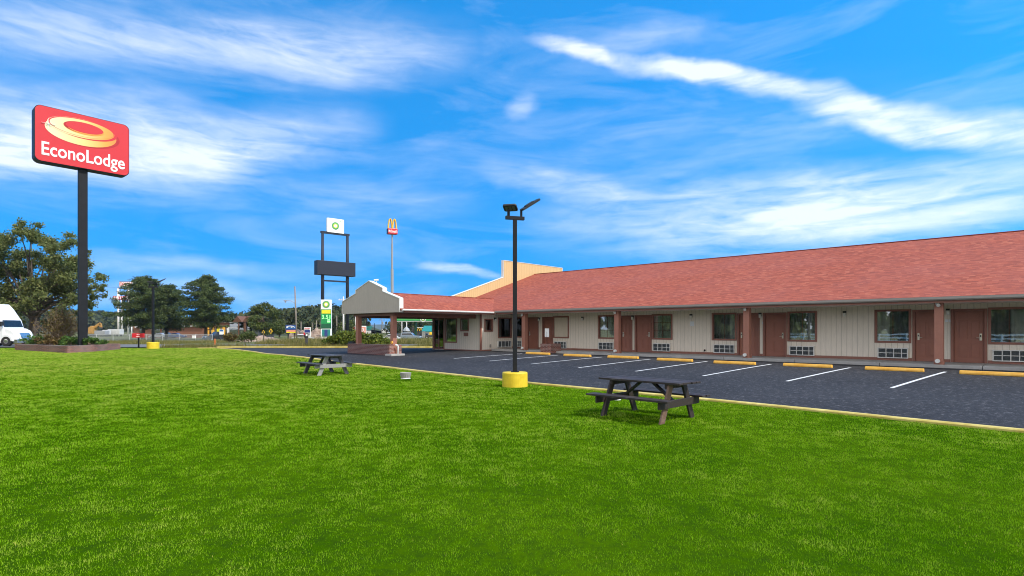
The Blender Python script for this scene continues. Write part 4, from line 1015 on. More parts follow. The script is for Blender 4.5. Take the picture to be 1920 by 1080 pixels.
def brick_bed():
    zt = .0
    x0, x1, xr, xc = PX(32, 45.2), PX(105, 41.2), PX(212, 44.6), PX(128, 40.4)
    A = (x0, 45.2); Bq = (PX(103, 41.6), 41.6); C = (PX(127.5, 40.3), 40.3); D = (xr, 42.6); E = (xr-1., 46.6); G = (x0+.4, 47.4)
    gz = g(*C); r = thing('brick_flower_bed', 'low brick-walled bed around the foot of the red sign', 'planter', (C[0], C[1], gz))
    pts = [A, Bq, C, D, E, G]; L = lambda q: (q[0]-C[0], q[1]-C[1])
    mb = MB()
    for i in range(len(pts)):
        a, b = L(pts[i]), L(pts[(i+1) % len(pts)]); n_ = Vector((b[0]-a[0], b[1]-a[1], 0)).normalized()*.1
        mb.beam((a[0]-n_.x, a[1]-n_.y, .22+.0015*i), (b[0]+n_.x, b[1]+n_.y, .22+.0015*i), .2, .62)
    mb.build('brick_wall', 'planter_brick', r)
    e = MB(); e.prism([L(p) for p in pts], 'z', 0, .42); e.build('earth', 'soil', r)
brick_bed()

# ------------------------------------------------------------------ grass, weeds, bushes
def lawn_blades():
    r = np.random.default_rng(77)
    N = 1900000
    # distance with density falling off; width grows with distance
    u = r.random(N); e0, e1 = 2.2**.42, 49.5**.42; z = (e0+(e1-e0)*u)**(1/.42)
    x = (r.random(N)*2-1)*(z*1.02+.8); y = z
    s = CB*x-SB*y; p = SB*x+CB*y
    lim = np.where(s < S0, (50.0+SB*s)/CB, np.interp(s, KS, KP)-.07)
    ok = p < lim; x, y, z, s, p = x[ok], y[ok], z[ok], s[ok], p[ok]
    # ragged spots: longer and shorter, thinner patches
    n1 = vnoise(x*.9, y*.9, 1)*.5+vnoise(x*2.3, y*2.3, 2)*.3+vnoise(x*6, y*6, 3)*.2
    n3 = vnoise(x*.22, y*.22, 5)*.6+vnoise(x*.6, y*.45, 6)*.4
    nf = vnoise(x*4.5, y*4.5, 8)*.55+vnoise(x*11, y*11, 9)*.45; keep = r.random(len(x)) < np.clip(.48+1.5*(nf-.30), .20, 1); nf = nf[keep]; x, y, z, n1, n3 = x[keep], y[keep], z[keep], n1[keep], n3[keep]
    # thinner sward to both sides of the view and behind the photographer
    M2 = 650000; z2 = r.uniform(-5, 50, M2); x2 = np.where(r.random(M2) < .5, -1, 1)*(np.maximum(z2, -1.2)*1.02+.8+9*r.random(M2)**1.2); b2 = z2 < 2.2; x2 = np.where(b2, r.uniform(-11, 11, M2), x2)
    s2 = CB*x2-SB*z2; p2 = SB*x2+CB*z2; ok = (p2 < np.where(s2 < S0, (50.0+SB*s2)/CB, np.interp(s2, KS, KP)-.07)); x2, z2 = x2[ok], z2[ok]
    x = np.concatenate([x, x2]); y = np.concatenate([y, z2]); e = np.full(len(x2), .55); n1 = np.concatenate([n1, e]); nf = np.concatenate([nf, vnoise(x2*4.5, z2*4.5, 8)]); n3 = np.concatenate([n3, vnoise(x2*.22, z2*.22, 5)])
    z = np.concatenate([z, np.maximum(np.abs(z2), 9)])
    n = len(x); L = (.012+.022*r.random(n))*np.clip(.72+.04*z, .8, 1.1)*(.60+.45*n1+.45*nf)*(1+.012*z); w = (.0012+.00047*z)*r.uniform(.7, 1.3, n)
    a = r.random(n)*2*np.pi; tilt = np.abs(r.normal(0, .85, n)); b = r.random(n)*2*np.pi
    dx, dy, dz = np.sin(tilt)*np.cos(b), np.sin(tilt)*np.sin(b), np.cos(tilt)
    base = np.stack([x, y, g_np(x, y)+.012], 1); side = np.stack([np.cos(a), np.sin(a), np.zeros(n)], 1)*w[:, None]
    tip = base+np.stack([dx, dy, dz], 1)*L[:, None]
    V = np.stack([base-side, base+side, tip], 1).reshape(-1, 3); i = np.arange(n)*3
    tint = .545+.20*(n3-.5)+.22*(n1-.5)+.46*(nf-.5)+.08*r.normal(size=n)
    far = np.clip((z-7)/18, 0, 1); tint = tint+.24*far
    dry = r.random(n) < .008; tint = np.where(dry, 1.0, tint)
    o = raw_mesh('grass', V, np.stack([i, i+1, i+2], 1), 'grass_blade', attr=np.repeat(np.clip(tint, 0, 1), 3))
    tag(o, kind='stuff')
    return n
print('blades', lawn_blades())
def weeds(name, x0, x1, y0, y1, n, h0, h1, seed, m='weed_leaf'):
    r = np.random.default_rng(seed); x = r.uniform(x0, x1, n); y = r.uniform(y0, y1, n)
    nz = vnoise(x*.5, y*.8, seed); L = (h0+(h1-h0)*r.random(n)**1.5)*(.45+.9*nz); w = .012+.02*r.random(n)
    a = r.normal(0, .4, n); t = r.normal(0, .32, n); t2 = r.normal(0, .3, n)
    base = np.stack([x, y, g_np(x, y)-.1], 1); side = np.stack([np.cos(a), np.sin(a), 0*a], 1)*w[:, None]
    tip = base+np.stack([np.sin(t), np.sin(t2), np.cos(t)], 1)*L[:, None]; V = np.stack([base-side, base+side, tip], 1).reshape(-1, 3); i = np.arange(n)*3
    o = raw_mesh(name, V, np.stack([i, i+1, i+2], 1), m); return tag(o, kind='stuff')
weeds('verge_weeds', PX(300, 51), 6, 50.9, 52.6, 26000, .15, .62, 5)
weeds('verge_weeds', PX(395, 54), 3, 63, 68, 24000, .3, 1.05, 6)
weeds('field_grass', PX(60, 70), PX(420, 80), 63, 86, 22000, .15, .55, 7)
weeds('verge_grass', PX(325, 49.5), PX(395, 50), 49.6, 51.2, 2500, .05, .25, 8)
for i, (px, Y, w, h, lb, sd_) in enumerate([(628, 52.3, 2.2, 1.15, 'leafy green bush left of the canopy, lowest of the row', 51), (655, 52.6, 2.6, 1.75, 'tall leafy bush just left of the left canopy post', 52), (690, 52.4, 2.6, 1.55, 'leafy bush seen between the canopy posts', 53), (714, 52.2, 1.8, 1.0, 'small yellow-green bush beside the right canopy post', 54)]):
    low_plant(px, Y, w, h, lb, 'bush_leaf', 3600, sd_, None, .20, 'roadside_bush', 'bush', 'bushes behind the canopy', 1.0)
for px, Y, w, h, lb, sd_ in [(462, 72, 2.4, 1.9, 'scrubby olive bush in the weeds left of the construction signs', 61), (434, 78, 2.0, 1.3, 'low pinkish-brown scrub right of the dark pickup', 62)]:
    low_plant(px, Y, w, h, lb, 'twig_leaf' if sd_ == 62 else 'broad_leaf', 1500, sd_, None, .2, 'scrub_bush', 'bush')

# ------------------------------------------------------------------ picnic tables
def picnic_table(name, label, a, b, wd, end, grey, seed, tilt=0, pale='pale_board'):
    """a, b: ground points (world) under the two ends; end: list of pale boards"""
    A, B = Vector(a+(0,)), Vector(b+(0,)); mid = (A+B)/2; ang = math.atan2(B.y-A.y, B.x-A.x)
    r = thing(name, label, 'picnic table', (mid.x, mid.y, g(mid.x, mid.y)+.01), ang, 'picnic tables on the lawn'); r.rotation_euler = (0, tilt, ang)
    rnd = random.Random(seed); L = .92; m = grey
    for i in range(5):
        y = -.36+.148*i; mb = MB(); e = rnd.uniform(-.02, .02)
        if i == 0: top = MB()
        top.box(-L+e, L+e+rnd.uniform(-.02, .02), y, y+.14, .715+rnd.uniform(0, .006), .753+rnd.uniform(0, .005))
    top.build('tabletop', m, r, bevel=.005)
    for sgn in (-1, 1):
        mb = MB()
        for j in range(2): y = sgn*(.585+.145*j); mb.box(-L+rnd.uniform(-.02, .02), L+rnd.uniform(-.02, .02), y-.068, y+.068, .425+.002*j, .462+.002*j)
        mb.build('bench', m, r, bevel=.005)
    for ex in (-1, 1):
        x = ex*.66
        for sgn in (-1, 1):
            mb = MB(); mb.beam((x, sgn*.57, -.02), (x, sgn*.235, .712), .042, .14, (0, 1, .45)); mb.build('leg', pale if ('leg%+d%+d' % (ex, sgn)) in end else m, r, bevel=.004)
        mb = MB(); mb.box(x-.021+ex*.043, x+.021+ex*.043, -.73, .73, .285, .424); mb.build('bench_support', pale if ('sup%+d' % ex) in end else m, r, bevel=.004)
        mb = MB(); mb.box(x-.021-ex*.043, x+.021-ex*.043, -.34, .34, .63, .714); mb.build('top_support', m, r)
        mb = MB(); mb.beam((x-ex*.03, 0, .33), (ex*.14, 0, .70), .04, .085, (0, 1, 0)); mb.build('brace', m, r)
mid = lambda p, q: ((p[0]+q[0])/2, (p[1]+q[1])/2)
t2r, t2l = mid(px2g(1237, 795), px2g(1305, 787)), mid(px2g(1125, 777), px2g(1195, 775))
picnic_table('picnic_table', 'dark weathered wooden picnic table nearest the camera, by the yellow kerb', t2l, t2r, 1.2, ('leg+1-1',), 'table_wood', 3, pale='table_wood_lit')  # the near right leg has its sunlit look put into a paler wood colour
t1r, t1l = mid(px2g(598, 703), px2g(659, 706)), mid(px2g(566.7, 699), px2g(624, 700))
picnic_table('picnic_table', 'dark picnic table with a pale grey end board, farther off near the canopy', t1l, t1r, 1.3, ('sup+1', 'leg+1-1'), 'table_wood_grey', 4)
# ash urns
def urn(px, py, wpx, label):
    x, y = px2g(px, py); d = wpx*y/F/2
    r = thing('ash_urn', label, 'urn', (x, y, g(x, y)+.01), .3, 'low ribbed urns on the lawn'); mb = MB(); n = 36; prof = [(.74, .16), (.80, .30), (.90, .62), (.98, .96), (.93, 1.), (.86, .92), (.8, .7)]
    vs = []; fs = []; h = d*1.15
    for k in range(n):
        a = 6.28318*k/n; q = 1+(.045 if k % 2 else -.045)
        for j, (rr, z) in enumerate(prof): f_ = q if 0 < j < 3 else 1; vs.append((d*rr*f_*math.cos(a), d*rr*f_*math.sin(a), h*z))
    m_ = len(prof)
    for k in range(n):
        k2 = (k+1) % n
        for j in range(m_-1): fs.append((k*m_+j, k2*m_+j, k2*m_+j+1, k*m_+j+1))
    fs.append(tuple(k*m_+m_-1 for k in range(n))); mb.add(vs, fs); mb.build('bowl', 'urn_grey', r)
    mb = MB(); mb.lathe([(d*.86, -.02), (d*.88, h*.10), (d*.72, h*.17)], 28); mb.build('foot', 'white_paint', r)
urn(760.5, 711, 21, 'small ribbed grey urn on the lawn by the kerb, in the open')
urn(1155, 751, 21, 'small ribbed urn on the lawn half hidden behind the nearest picnic table')

# ------------------------------------------------------------------ lamp posts
def lamp_post(px, py, wpx, top_py, label, ang):
    x, y = px2g(px, py); y += .0; k = y/F; d = wpx*k/2; gz = g(x, y)
    y2 = y+d*.9; x2 = PX(px, y2); k = y2/F
    r = thing('lamp_post', label, 'lamp post', (x2, y2, gz), 0, 'lamp posts with yellow bases')
    hb = (py-wpx*.62-HY); hb = HZ(py-wpx*.62, y2)-gz
    mb = MB(); mb.lathe([(d, -.1), (d*1.0, .02), (d*.985, hb-.03), (d*.95, hb), (.02, hb+.006)], 40); mb.build('base', 'yellow_paint', r, smooth=False)
    zt = HZ(top_py, y2)-gz; w = 4.0*wpx/49*k
    mb = MB(); mb.box(-w, w, -w, w, hb, zt); mb.box(-w*1.9, w*1.9, -w*1.9, w*1.9, hb+.007, hb+.03); mb.build('pole', 'pole_black', r, bevel=.008)
    q = wpx/49*k        # one photo pixel of the near post
    c, s_ = math.cos(ang), math.sin(ang); hd = Matrix.Rotation(ang, 4, 'Z'); hd.translation = (0, 0, zt)
    def T(mb): mb.v = [tuple(hd @ Vector(v)) for v in mb.v]; return mb
    mb = MB(); mb.box(-18*q, 18*q, -3.3*q, 3.3*q, -1*q, 5.2*q); mb.tube([(-12.5*q, 0, 5*q), (-12.5*q, 0, 17*q)], 2.6*q, 10); mb.tube([(12.5*q, 0, 5*q), (12.5*q, 0, 18*q)], 2.3*q, 10); T(mb).build('arm', 'pole_black', r)
    # left head: flat flood panel tipped towards the viewer; right head: long thin panel tipped up
    def head(cx, cz, rot, L, W, nm):
        mt = hd @ Matrix.Translation((cx, 0, cz)) @ rot
        h = MB(); vs = rrect(-L/2, L/2, -W/2, W/2, min(L, W)*.18, 4); h.prism(vs, 'z', -1.7*q, 1.7*q); h.box(-L*.25, L*.2, -W*.3, W*.3, 1.75*q, 3.6*q); h.v = [tuple(mt @ Vector(v)) for v in h.v]; ho = h.build('lamp_head', 'black_plastic', r, bevel=.006)
        l = MB()
        for j in range(3): l.box(-L*.36+L*.26*j, -L*.36+L*.20+L*.26*j, -W*.32, W*.32, -2.2*q, -1.75*q)
        l.v = [tuple(mt @ Vector(v)) for v in l.v]; lo = l.build('lamp_lens', 'lens_grey', ho)
    head(-9*q, 21*q, Matrix.Rotation(R(-30), 4, 'Z') @ Matrix.Rotation(R(-22), 4, 'X'), 26*q, 20*q, 'a')
    head(30*q, 29*q, Matrix.Rotation(R(-33), 4, 'Y') @ Matrix.Rotation(R(9), 4, 'X'), 42*q, 17*q, 'b')
lamp_post(965.5, 728, 49, 411, 'black lamp post with two flat heads on a yellow drum base by the kerb', R(17))
lamp_post(287, 654.5, 21, 539, 'black lamp post on a yellow base far across the lawn, before the pines', R(22))
# small red board on a post
Y = 49.; x = PX(260, Y); r = thing('red_board', 'small red board on a dark post at the far edge of the lawn', 'sign', (x, Y, g(x, Y)), R(12))
k = Y/F; zb_ = HZ(633, Y)-g(x, Y); zt_ = HZ(625, Y)-g(x, Y); mb = MB(); mb.box(-.05, .05, -.05, .05, -.1, zt_-.05); mb.build('post', 'pole_black', r)
mb = MB(); mb.box(-10.5*k, 10.5*k, -.09, -.052, zb_, zt_); po = mb.build('board', 'sign_red', r, bevel=.01)
mb = MB(); mb.box(-3.2*k, 2.8*k, -.096, -.0905, zb_+1.4*k, zb_+2.4*k); mb.beam((-2.5*k, -.093, zt_-1.8*k), (0, -.093, zt_-3.2*k), .006, .8*k, (0, 0, 1)); mb.beam((0, -.093, zt_-3.2*k), (2.5*k, -.093, zt_-1.8*k), .006, .8*k, (0, 0, 1)); mb.build('marking', 'sign_white', po)

# ------------------------------------------------------------------ vehicles
def wheel(r_, w, parent, x, y, z, name='wheel'):
    mb = MB(); mb.lathe([(r_*.62, -w/2), (r_*.94, -w/2), (r_, -w*.32), (r_, w*.32), (r_*.94, w/2), (r_*.62, w/2)], 22, (x, y, z), 'y'); o = mb.build(name, 'tyre', parent, smooth=False)
    h = MB(); h.lathe([(.02, -w*.53), (r_*.34, -w*.54), (r_*.58, -w*.46), (r_*.60, w*.46), (r_*.34, w*.54), (.02, w*.53)], 18, (x, y, z), 'y'); ho = h.build('rim', 'chrome', o); return o
def truck():
    Y = 56.; k = Y/F; gz = g(PX(20, Y), Y)
    X0 = PX(61, Y)-.7
    r = thing('semi_truck', 'white long-nosed lorry on the highway at the left edge', 'truck', (X0, Y, gz+.0))
    P = lambda px, py: ((px-61)*k, HZ(py, Y)-gz)
    W2 = 1.22
    cab = MB(); cab.prism([P(36, 643), P(-22, 643), P(-22, 572), P(-12, 570), P(11, 570), P(20, 580), P(31, 596), P(34, 600), P(38, 613), P(40, 617), P(40, 643)], 'y', -W2, W2); cab.build('cab', 'truck_white', r, bevel=.10)
    hood = MB(); hood.prism([P(39.5, 641), P(39.5, 615.5), P(46, 616), P(54, 620), P(60, 629), P(62.5, 634), P(62, 641)], 'y', -W2*.88, W2*.88); hood.build('hood', 'truck_white', r, bevel=.10)
    gr = MB(); gr.prism([P(61.2, 640), P(57.5, 624), P(59, 624), P(63, 634), P(63, 640)], 'y', -.55, .55); gr.build('grille', 'chrome', r)
    for (a, b, c, d) in ((7, 17.5, 600.5, 611), (26.5, 35.5, 600, 612)):
        w = MB(); w.prism([P(a, d), P(b+(1.5 if a > 20 else 0), d), P(b-(2.5 if a > 20 else 0), c), P(a, c)], 'y', -W2-.015, -W2+.02); w.build('window', 'car_glass', r)
    w = MB(); w.prism([P(5, 584), P(14.5, 584), P(11, 579), P(5.5, 579)], 'y', -W2-.015, -W2+.02); w.build('window', 'car_glass', r)
    ws = MB(); a, b = P(38.6, 613), P(34.6, 600.5); ws.add([(a[0]+.03, -1.05, a[1]), (a[0]+.03, 1.05, a[1]), (b[0]+.03, .98, b[1]), (b[0]+.03, -.98, b[1]), (a[0]-.05, -1.05, a[1]), (a[0]-.05, 1.05, a[1]), (b[0]-.05, .98, b[1]), (b[0]-.05, -.98, b[1])], [(0, 1, 2, 3), (7, 6, 5, 4), (0, 4, 5, 1), (1, 5, 6, 2), (2, 6, 7, 3), (3, 7, 4, 0)]); ws.build('windscreen', 'car_glass', r)
    m_ = MB(); m_.box(P(40, 0)[0], P(42.5, 0)[0], -W2-.35, -W2-.02, P(0, 611)[1], P(0, 603)[1]); m_.build('mirror', 'black_plastic', r, bevel=.03)
    ch = MB(); ch.box(P(-40, 0)[0], P(60, 0)[0], -.9, .9, .5, .85); ch.box(P(-10, 0)[0], P(24, 0)[0], -W2, -W2+.5, .35, .80); ch.build('chassis', 'far_dark', r)
    bp = MB(); bp.box(P(57, 0)[0], P(64.5, 0)[0], -W2*.92, W2*.92, .32, .72); bp.build('bumper', 'chrome', r, bevel=.05)
    fd = MB(); fd.prism([(P(45, 0)[0]+math.cos(a)*.62, .54+math.sin(a)*.62) for a in [math.pi*i/10 for i in range(11)]], 'y', -W2-.03, -W2+.3); fd.build('mudguard', 'truck_white', r)
    for px_ in (45,): wheel(.5, .32, r, P(px_, 0)[0], -W2+.12, .5); wheel(.5, .32, r, P(px_, 0)[0], W2-.12, .5)
    for px_ in (-8, -28): wheel(.5, .5, r, P(px_, 0)[0], -W2+.25, .5); wheel(.5, .5, r, P(px_, 0)[0], W2-.25, .5)
    tr = thing('lorry_trailer', 'white box trailer coupled behind the lorry at the left edge', 'trailer', (X0+P(-26, 0)[0], Y, gz))
    b = MB(); b.box(-13.6, -.2, -1.27, 1.27, 1.15, 4.1); b.build('box', 'truck_white', tr, bevel=.04)
    for px_ in (-11.5, -12.8): wheel(.5, .5, tr, px_, -1.0, .5); wheel(.5, .5, tr, px_, 1.0, .5)
truck()
def car(name, label, cat, px, Y, rz, L, H, paint, kind='suv', group=None):
    X = PX(px, Y); r = thing(name, label, cat, (X, Y, g(X, Y)), rz, group); W2 = .9
    if kind == 'suv': prof = [(-.5, .30), (-.5, .55), (-.485, .60), (-.27+.0, .62), (.19, .62), (.44, .57), (.495, .48), (.5, .25), (-.49, .22)]; gh = [(-.475, .60), (-.44, .97), (-.38, 1.0), (.03, .99), (.19, .615)]
    elif kind == 'pickup': prof = [(-.5, .30), (-.5, .60), (.22, .60), (.44, .57), (.495, .50), (.5, .25), (-.49, .22)]; gh = [(-.10, .60), (-.07, .98), (-.02, 1.0), (.12, .99), (.24, .60)]
    else: prof = [(-.5, .32), (-.49, .56), (-.30, .62), (.20, .60), (.45, .52), (.5, .40), (.49, .22), (-.48, .22)]; gh = [(-.36, .61), (-.22, .97), (-.15, 1.0), (.03, .99), (.22, .60)]
    b = MB(); b.prism([(x*L, z*H) for x, z in prof], 'y', -W2, W2)
    n = len(gh); vs = [(x*L, y*(W2-.02 if z < .7 else W2-.20), z*H) for y in (-1, 1) for x, z in gh]
    b.add(vs, [tuple(range(n))[::-1], tuple(range(n, 2*n))]+[(i, (i+1) % n, (i+1) % n+n, i+n) for i in range(n)]); b.build('body', paint, r, bevel=.05)
    for sy in (-1, 1):
        w = MB(); q = [(gh[0][0]*L*.93, .65*H), (gh[1][0]*L*.93, .92*H), (gh[-2][0]*L*.95, .93*H), (gh[-1][0]*L*.80, .65*H)]
        yy = lambda z: sy*(W2-.02-(z/H-.6)/.4*.18+.012)
        a = [(x, yy(z), z) for x, z in q]; c = [(x, yy(z)-sy*.05, z) for x, z in q]
        w.add(a+c, [(0, 1, 2, 3), (7, 6, 5, 4), (0, 4, 5, 1), (1, 5, 6, 2), (2, 6, 7, 3), (3, 7, 4, 0)]); w.build('window', 'car_glass', r)
    w = MB(); x0, z0 = gh[-1][0]*L, .63*H; x1, z1 = gh[-2][0]*L, .95*H; w.add([(x0+.02, -.78, z0), (x0+.02, .78, z0), (x1+.03, .66, z1), (x1+.03, -.66, z1), (x0-.06, -.78, z0), (x0-.06, .78, z0), (x1-.05, .66, z1), (x1-.05, -.66, z1)], [(0, 1, 2, 3), (7, 6, 5, 4), (0, 4, 5, 1), (1, 5, 6, 2), (2, 6, 7, 3), (3, 7, 4, 0)]); w.build('windscreen', 'car_glass', r)
    for sx in (-.31, .31):
        for sy in (-1, 1): wheel(.34, .24, r, sx*L, sy*(W2-.12), .34)
    for sy in (-1, 1): h = MB(); h.box(L*.478, L*.503, sy*.55-.16, sy*.55+.16, H*.42, H*.50); h.build('headlight', 'lamp_glass', r)
    g2_ = MB(); g2_.box(L*.49, L*.504, -.34, .34, H*.30, H*.48); g2_.build('grille', 'black_plastic', r)
    return r
mat('fuel_silver', (.42, .44, .46), .5); mat('paint_silver', (.32, .38, .45), .3, .5, coat=.6); mat('paint_black', (.012, .014, .018), .25, coat=.8); mat('paint_blue', (.03, .07, .26), .3, coat=.7); mat('paint_white', (.75, .75, .75), .3, coat=.5); mat('paint_dark', (.05, .055, .065), .3, coat=.6)
car('pickup_truck', 'black pickup turned nose towards the motel, at the right end of the wire fence', 'pickup', 410, 104, R(-128), 5.2, 1.85, 'paint_black', 'pickup')
car('parked_car', 'silver-blue estate car seen through the canopy, in front of the fuel station', 'car', 771, 128, R(-4), 4.75, 1.75, 'paint_silver', 'suv')
car('parked_car', 'dark car just left of the silver-blue estate car', 'car', 746, 133, R(200), 4.4, 1.45, 'paint_dark', 'sedan')
car('parked_car', 'white car beside the right canopy post, low behind the bushes', 'car', 732, 122, R(160), 4.3, 1.4, 'paint_white', 'sedan')
car('parked_car', 'white car under the pines before the brick diner', 'car', 297, 152, R(185), 4.5, 1.45, 'paint_white', 'sedan', 'cars before the diner')
car('parked_car', 'blue car under the pines, right of the dark one before the diner', 'car', 332, 154, R(5), 4.5, 1.5, 'paint_blue', 'sedan', 'cars before the diner')
car('parked_car', 'dark car between the white and the blue car before the diner', 'car', 315, 156, R(3), 4.6, 1.6, 'paint_dark', 'suv', 'cars before the diner')
car('parked_car', 'small white car low in the weeds below the small fuel price board', 'car', 568, 108, R(15), 4.2, 1.4, 'paint_white', 'sedan')
def van(px, Y, label):
    X = PX(px, Y); r = thing('camper_van', label, 'van', (X, Y, g(X, Y))); L, H = 4.6, 2.5
    b = MB(); b.prism([(-L/2, .4), (-L/2, H), (L*.18, H), (L*.34, H*.62), (L*.48, H*.52), (L/2, .4)], 'y', -1.1, 1.1); b.build('body', 'paint_white', r, bevel=.1)
    for a, c in ((-.40, -.22), (-.12, .02), (.10, .22)): w = MB(); w.box(a*L, c*L, -1.12, -1.06, H*.55, H*.78); w.build('window', 'car_glass', r)
    for sx in (-.3, .32):
        for sy in (-1, 1): wheel(.38, .26, r, sx*L, sy*.95, .38)
van(723, 320, 'white camper van far off between the canopy posts')
# ------------------------------------------------------------------ poles and tall signs
def util_pole(px, Y, top, base_w, label, lean=0, arm=None, m='pole_wood', group='utility poles', cross=False):
    X = PX(px, Y); gz = g(X, Y); H = HZ(top, Y)-gz
    r = thing('utility_pole', label, 'pole', (X, Y, gz), 0, group); mb = MB(); mb.tube([(0, 0, -.3), (lean*.5, 0, H*.5), (lean, 0, H)], [base_w*.6, base_w*.5, base_w*.36], 9); mb.build('shaft', m, r, smooth=True)
    if arm:
        mb = MB(); za = HZ(arm, Y)-gz; xa = lean*za/H; mb.tube([(xa, 0, za-.5), (xa-.8, 0, za), (xa-1.5, 0, za+.05)], .05, 6); mb.build('lamp_arm', 'far_grey', r); mb = MB(); mb.box(xa-2.1, xa-1.4, -.15, .15, za-.08, za+.1); mb.lathe([(.14, -.34), (.10, -.09)], 10, (xa-1.8, 0, za)); mb.build('lamp_head', 'far_grey', r, bevel=.03)
    if cross:
        mb = MB(); mb.box(-1.2, 1.2, -.07, .07, H-.9, H-.72); [mb.lathe([(.06, 0), (.04, .2)], 8, (q, 0, H-.72)) for q in (-1., -.5, .5, 1.)]; mb.build('crossarm', m, r); mb = MB(); mb.lathe([(.25, -2.4), (.25, -1.4)], 12, (.35, 0, H)); mb.build('transformer', 'far_grey', r)
    return r
util_pole(556.5, 100, 537, .30, 'leaning grey pole with a street light, left of the blue shop board', -.32*1.1, 564)
util_pole(564.5, 150, 603, .30, 'short pale pole just right of the leaning pole')
util_pole(586.5, 190, 605, .26, 'thin far pole right of the small price board')
util_pole(593.5, 150, 601, .32, 'pale pole just left of the green price sign')
util_pole(644, 135, 556, .40, 'tall pale pole between the sign legs and the canopy gable', 0, None, 'pole_white', 'utility poles', True)
util_pole(631.5, 170, 592, .35, 'short pale pole right of the green price sign')
util_pole(667, 150, 590, .40, 'pale pole beside the left canopy post', m='pole_white')
util_pole(687.5, 180, 575, .36, 'dark pole above the green shop board', m='pole_black')
util_pole(702.5, 150, 606, .22, 'thin dark pole in the middle of the canopy opening', m='pole_black')
util_pole(716, 210, 596, .32, 'far power pole with a crossarm between the canopy posts', 0, None, 'pole_wood', 'utility poles', True)
util_pole(735.0, 190, 600, .3, 'pale pole just behind the right canopy post', m='pole_white')
util_pole(753.5, 200, 600, .3, 'left one of two thin pale poles under the station canopy', m='pole_white')
util_pole(762.5, 200, 600, .3, 'right one of two thin pale poles under the station canopy', m='pole_white')
def helios(mb_list, cx, cz, R_, y, parent, name='sunflower_emblem'):
    """the station's green and yellow sunburst, rings of petals"""
    for j, (rad, n, m_, off) in enumerate(((1., 18, 'fuel_green', 0), (.80, 18, 'fuel_green_light', .5), (.60, 18, 'fuel_yellow', 0), (.40, 14, 'sign_white', .5))):
        poly = []
        for k in range(n*6):
            a = 2*math.pi*(k/6+off)/n; q = rad*(.80+.20*abs(math.sin(math.pi*(k % 6)/6))); poly.append((cx+R_*q*math.cos(a), cz+R_*q*math.sin(a)))
        mb = MB(); mb.prism(poly, 'y', y-.02*(j+1), y-.02*j-.002); mb.build(name, m_, parent)
def fuel_tall_sign():
    Y = 128.; xl, xr = 610., 646.5; th = R(41); k = Y/F; Xc = PX(628.5, Y)
    gz = g(Xc, Y); r = thing('fuel_station_sign', 'very tall twin-legged sign with a white sunburst panel and a blank dark board', 'sign', (Xc, Y, gz), th)
    Z = lambda py: HZ(py, Y)-gz; hw = 18.6*k/math.cos(th)*.98
    for sx in (-1, 1): mb = MB(); mb.tube([(sx*hw, 0, -.5), (sx*hw, 0, Z(505)), (sx*hw, 0, Z(440))], [.42, .36, .30], 12); mb.build('leg', 'dark_board', r, smooth=True)
    mb = MB(); mb.box(-hw-.45, hw+.45, -.22, .22, Z(440), Z(440)+.5); mb.build('crossbar', 'dark_board', r); mb = MB(); mb.box(-hw+.3, hw-.3, -.14, .14, Z(527.5)-.15, Z(527.5)+.2); mb.build('crossbar', 'dark_board', r)
    mb = MB(); w = 28.5*k/math.cos(th)*.98; mb.box(-w, w, -.95, .95, Z(517), Z(491)); mb.build('blank_board', 'dark_board', r, bevel=.05)
    w = 12.8*k/math.cos(th)*.95; z0, z1 = Z(437), Z(410.5); mb = MB(); mb.box(-w, w, -.35, .35, z0, z1); mb.box(-.25, .25, -.15, .15, Z(440)+.5, z0); po = mb.build('panel', 'sign_white', r, bevel=.04)
    helios(None, -.1, (z0+z1)/2-.05, min(w, (z1-z0)/2)*.56, -.352, po)
    t = MB(); put_word(t, 'bp', w*.36, w*.66, z1-.62, z1-.22, -.352, .02); t.build('lettering', 'fuel_green_light', po)
fuel_tall_sign()
def price_sign():
    Y = 110.; k = Y/F; Xc = PX(612, Y); gz = g(Xc, Y); r = thing('fuel_price_sign', 'green fuel price sign with a sunburst and bright green digits', 'sign', (Xc, Y, gz), R(8))
    Z = lambda py: HZ(py, Y)-gz; w = 9.6*k; P = lambda px: (px-612)*k
    mb = MB(); mb.box(-w, w, -.3, .3, 0, Z(562)); mb.build('body', 'sign_white', r, bevel=.03)
    def pan(a, b, c, d, m_, nm, y=-.302): q = MB(); q.box(P(a), P(b), y-.03, y, Z(d), Z(c)); return q.build(nm, m_, r)
    helios(None, 0, Z(571), 7.0*k, -.302, r)
    pan(602.8, 621.3, 580, 616, 'fuel_green', 'price_panel'); pan(604, 620.2, 581, 588, 'fuel_yellow', 'brand_strip', -.333); pan(603.2, 620.8, 607, 615.8, 'fuel_dark_green', 'lower_panel', -.333)
    pan(604.5, 619.5, 617.5, 631, 'fuel_teal', 'offer_panel'); pan(609.2, 614.6, 618, 631, 'sign_navy', 'offer_panel', -.333)
    q = MB(); put_word(q, 'p351', P(604.5), P(619.5), Z(598), Z(590.5), -.333); q.build('price_digits', 'digit_green', r)
    q = MB(); q.box(P(614), P(619.5), -.355, -.334, Z(604.5), Z(601)); q.box(P(614.5), P(619), -.355, -.334, Z(600), Z(598.8)); q.build('small_digits', 'digit_green', r)
price_sign()
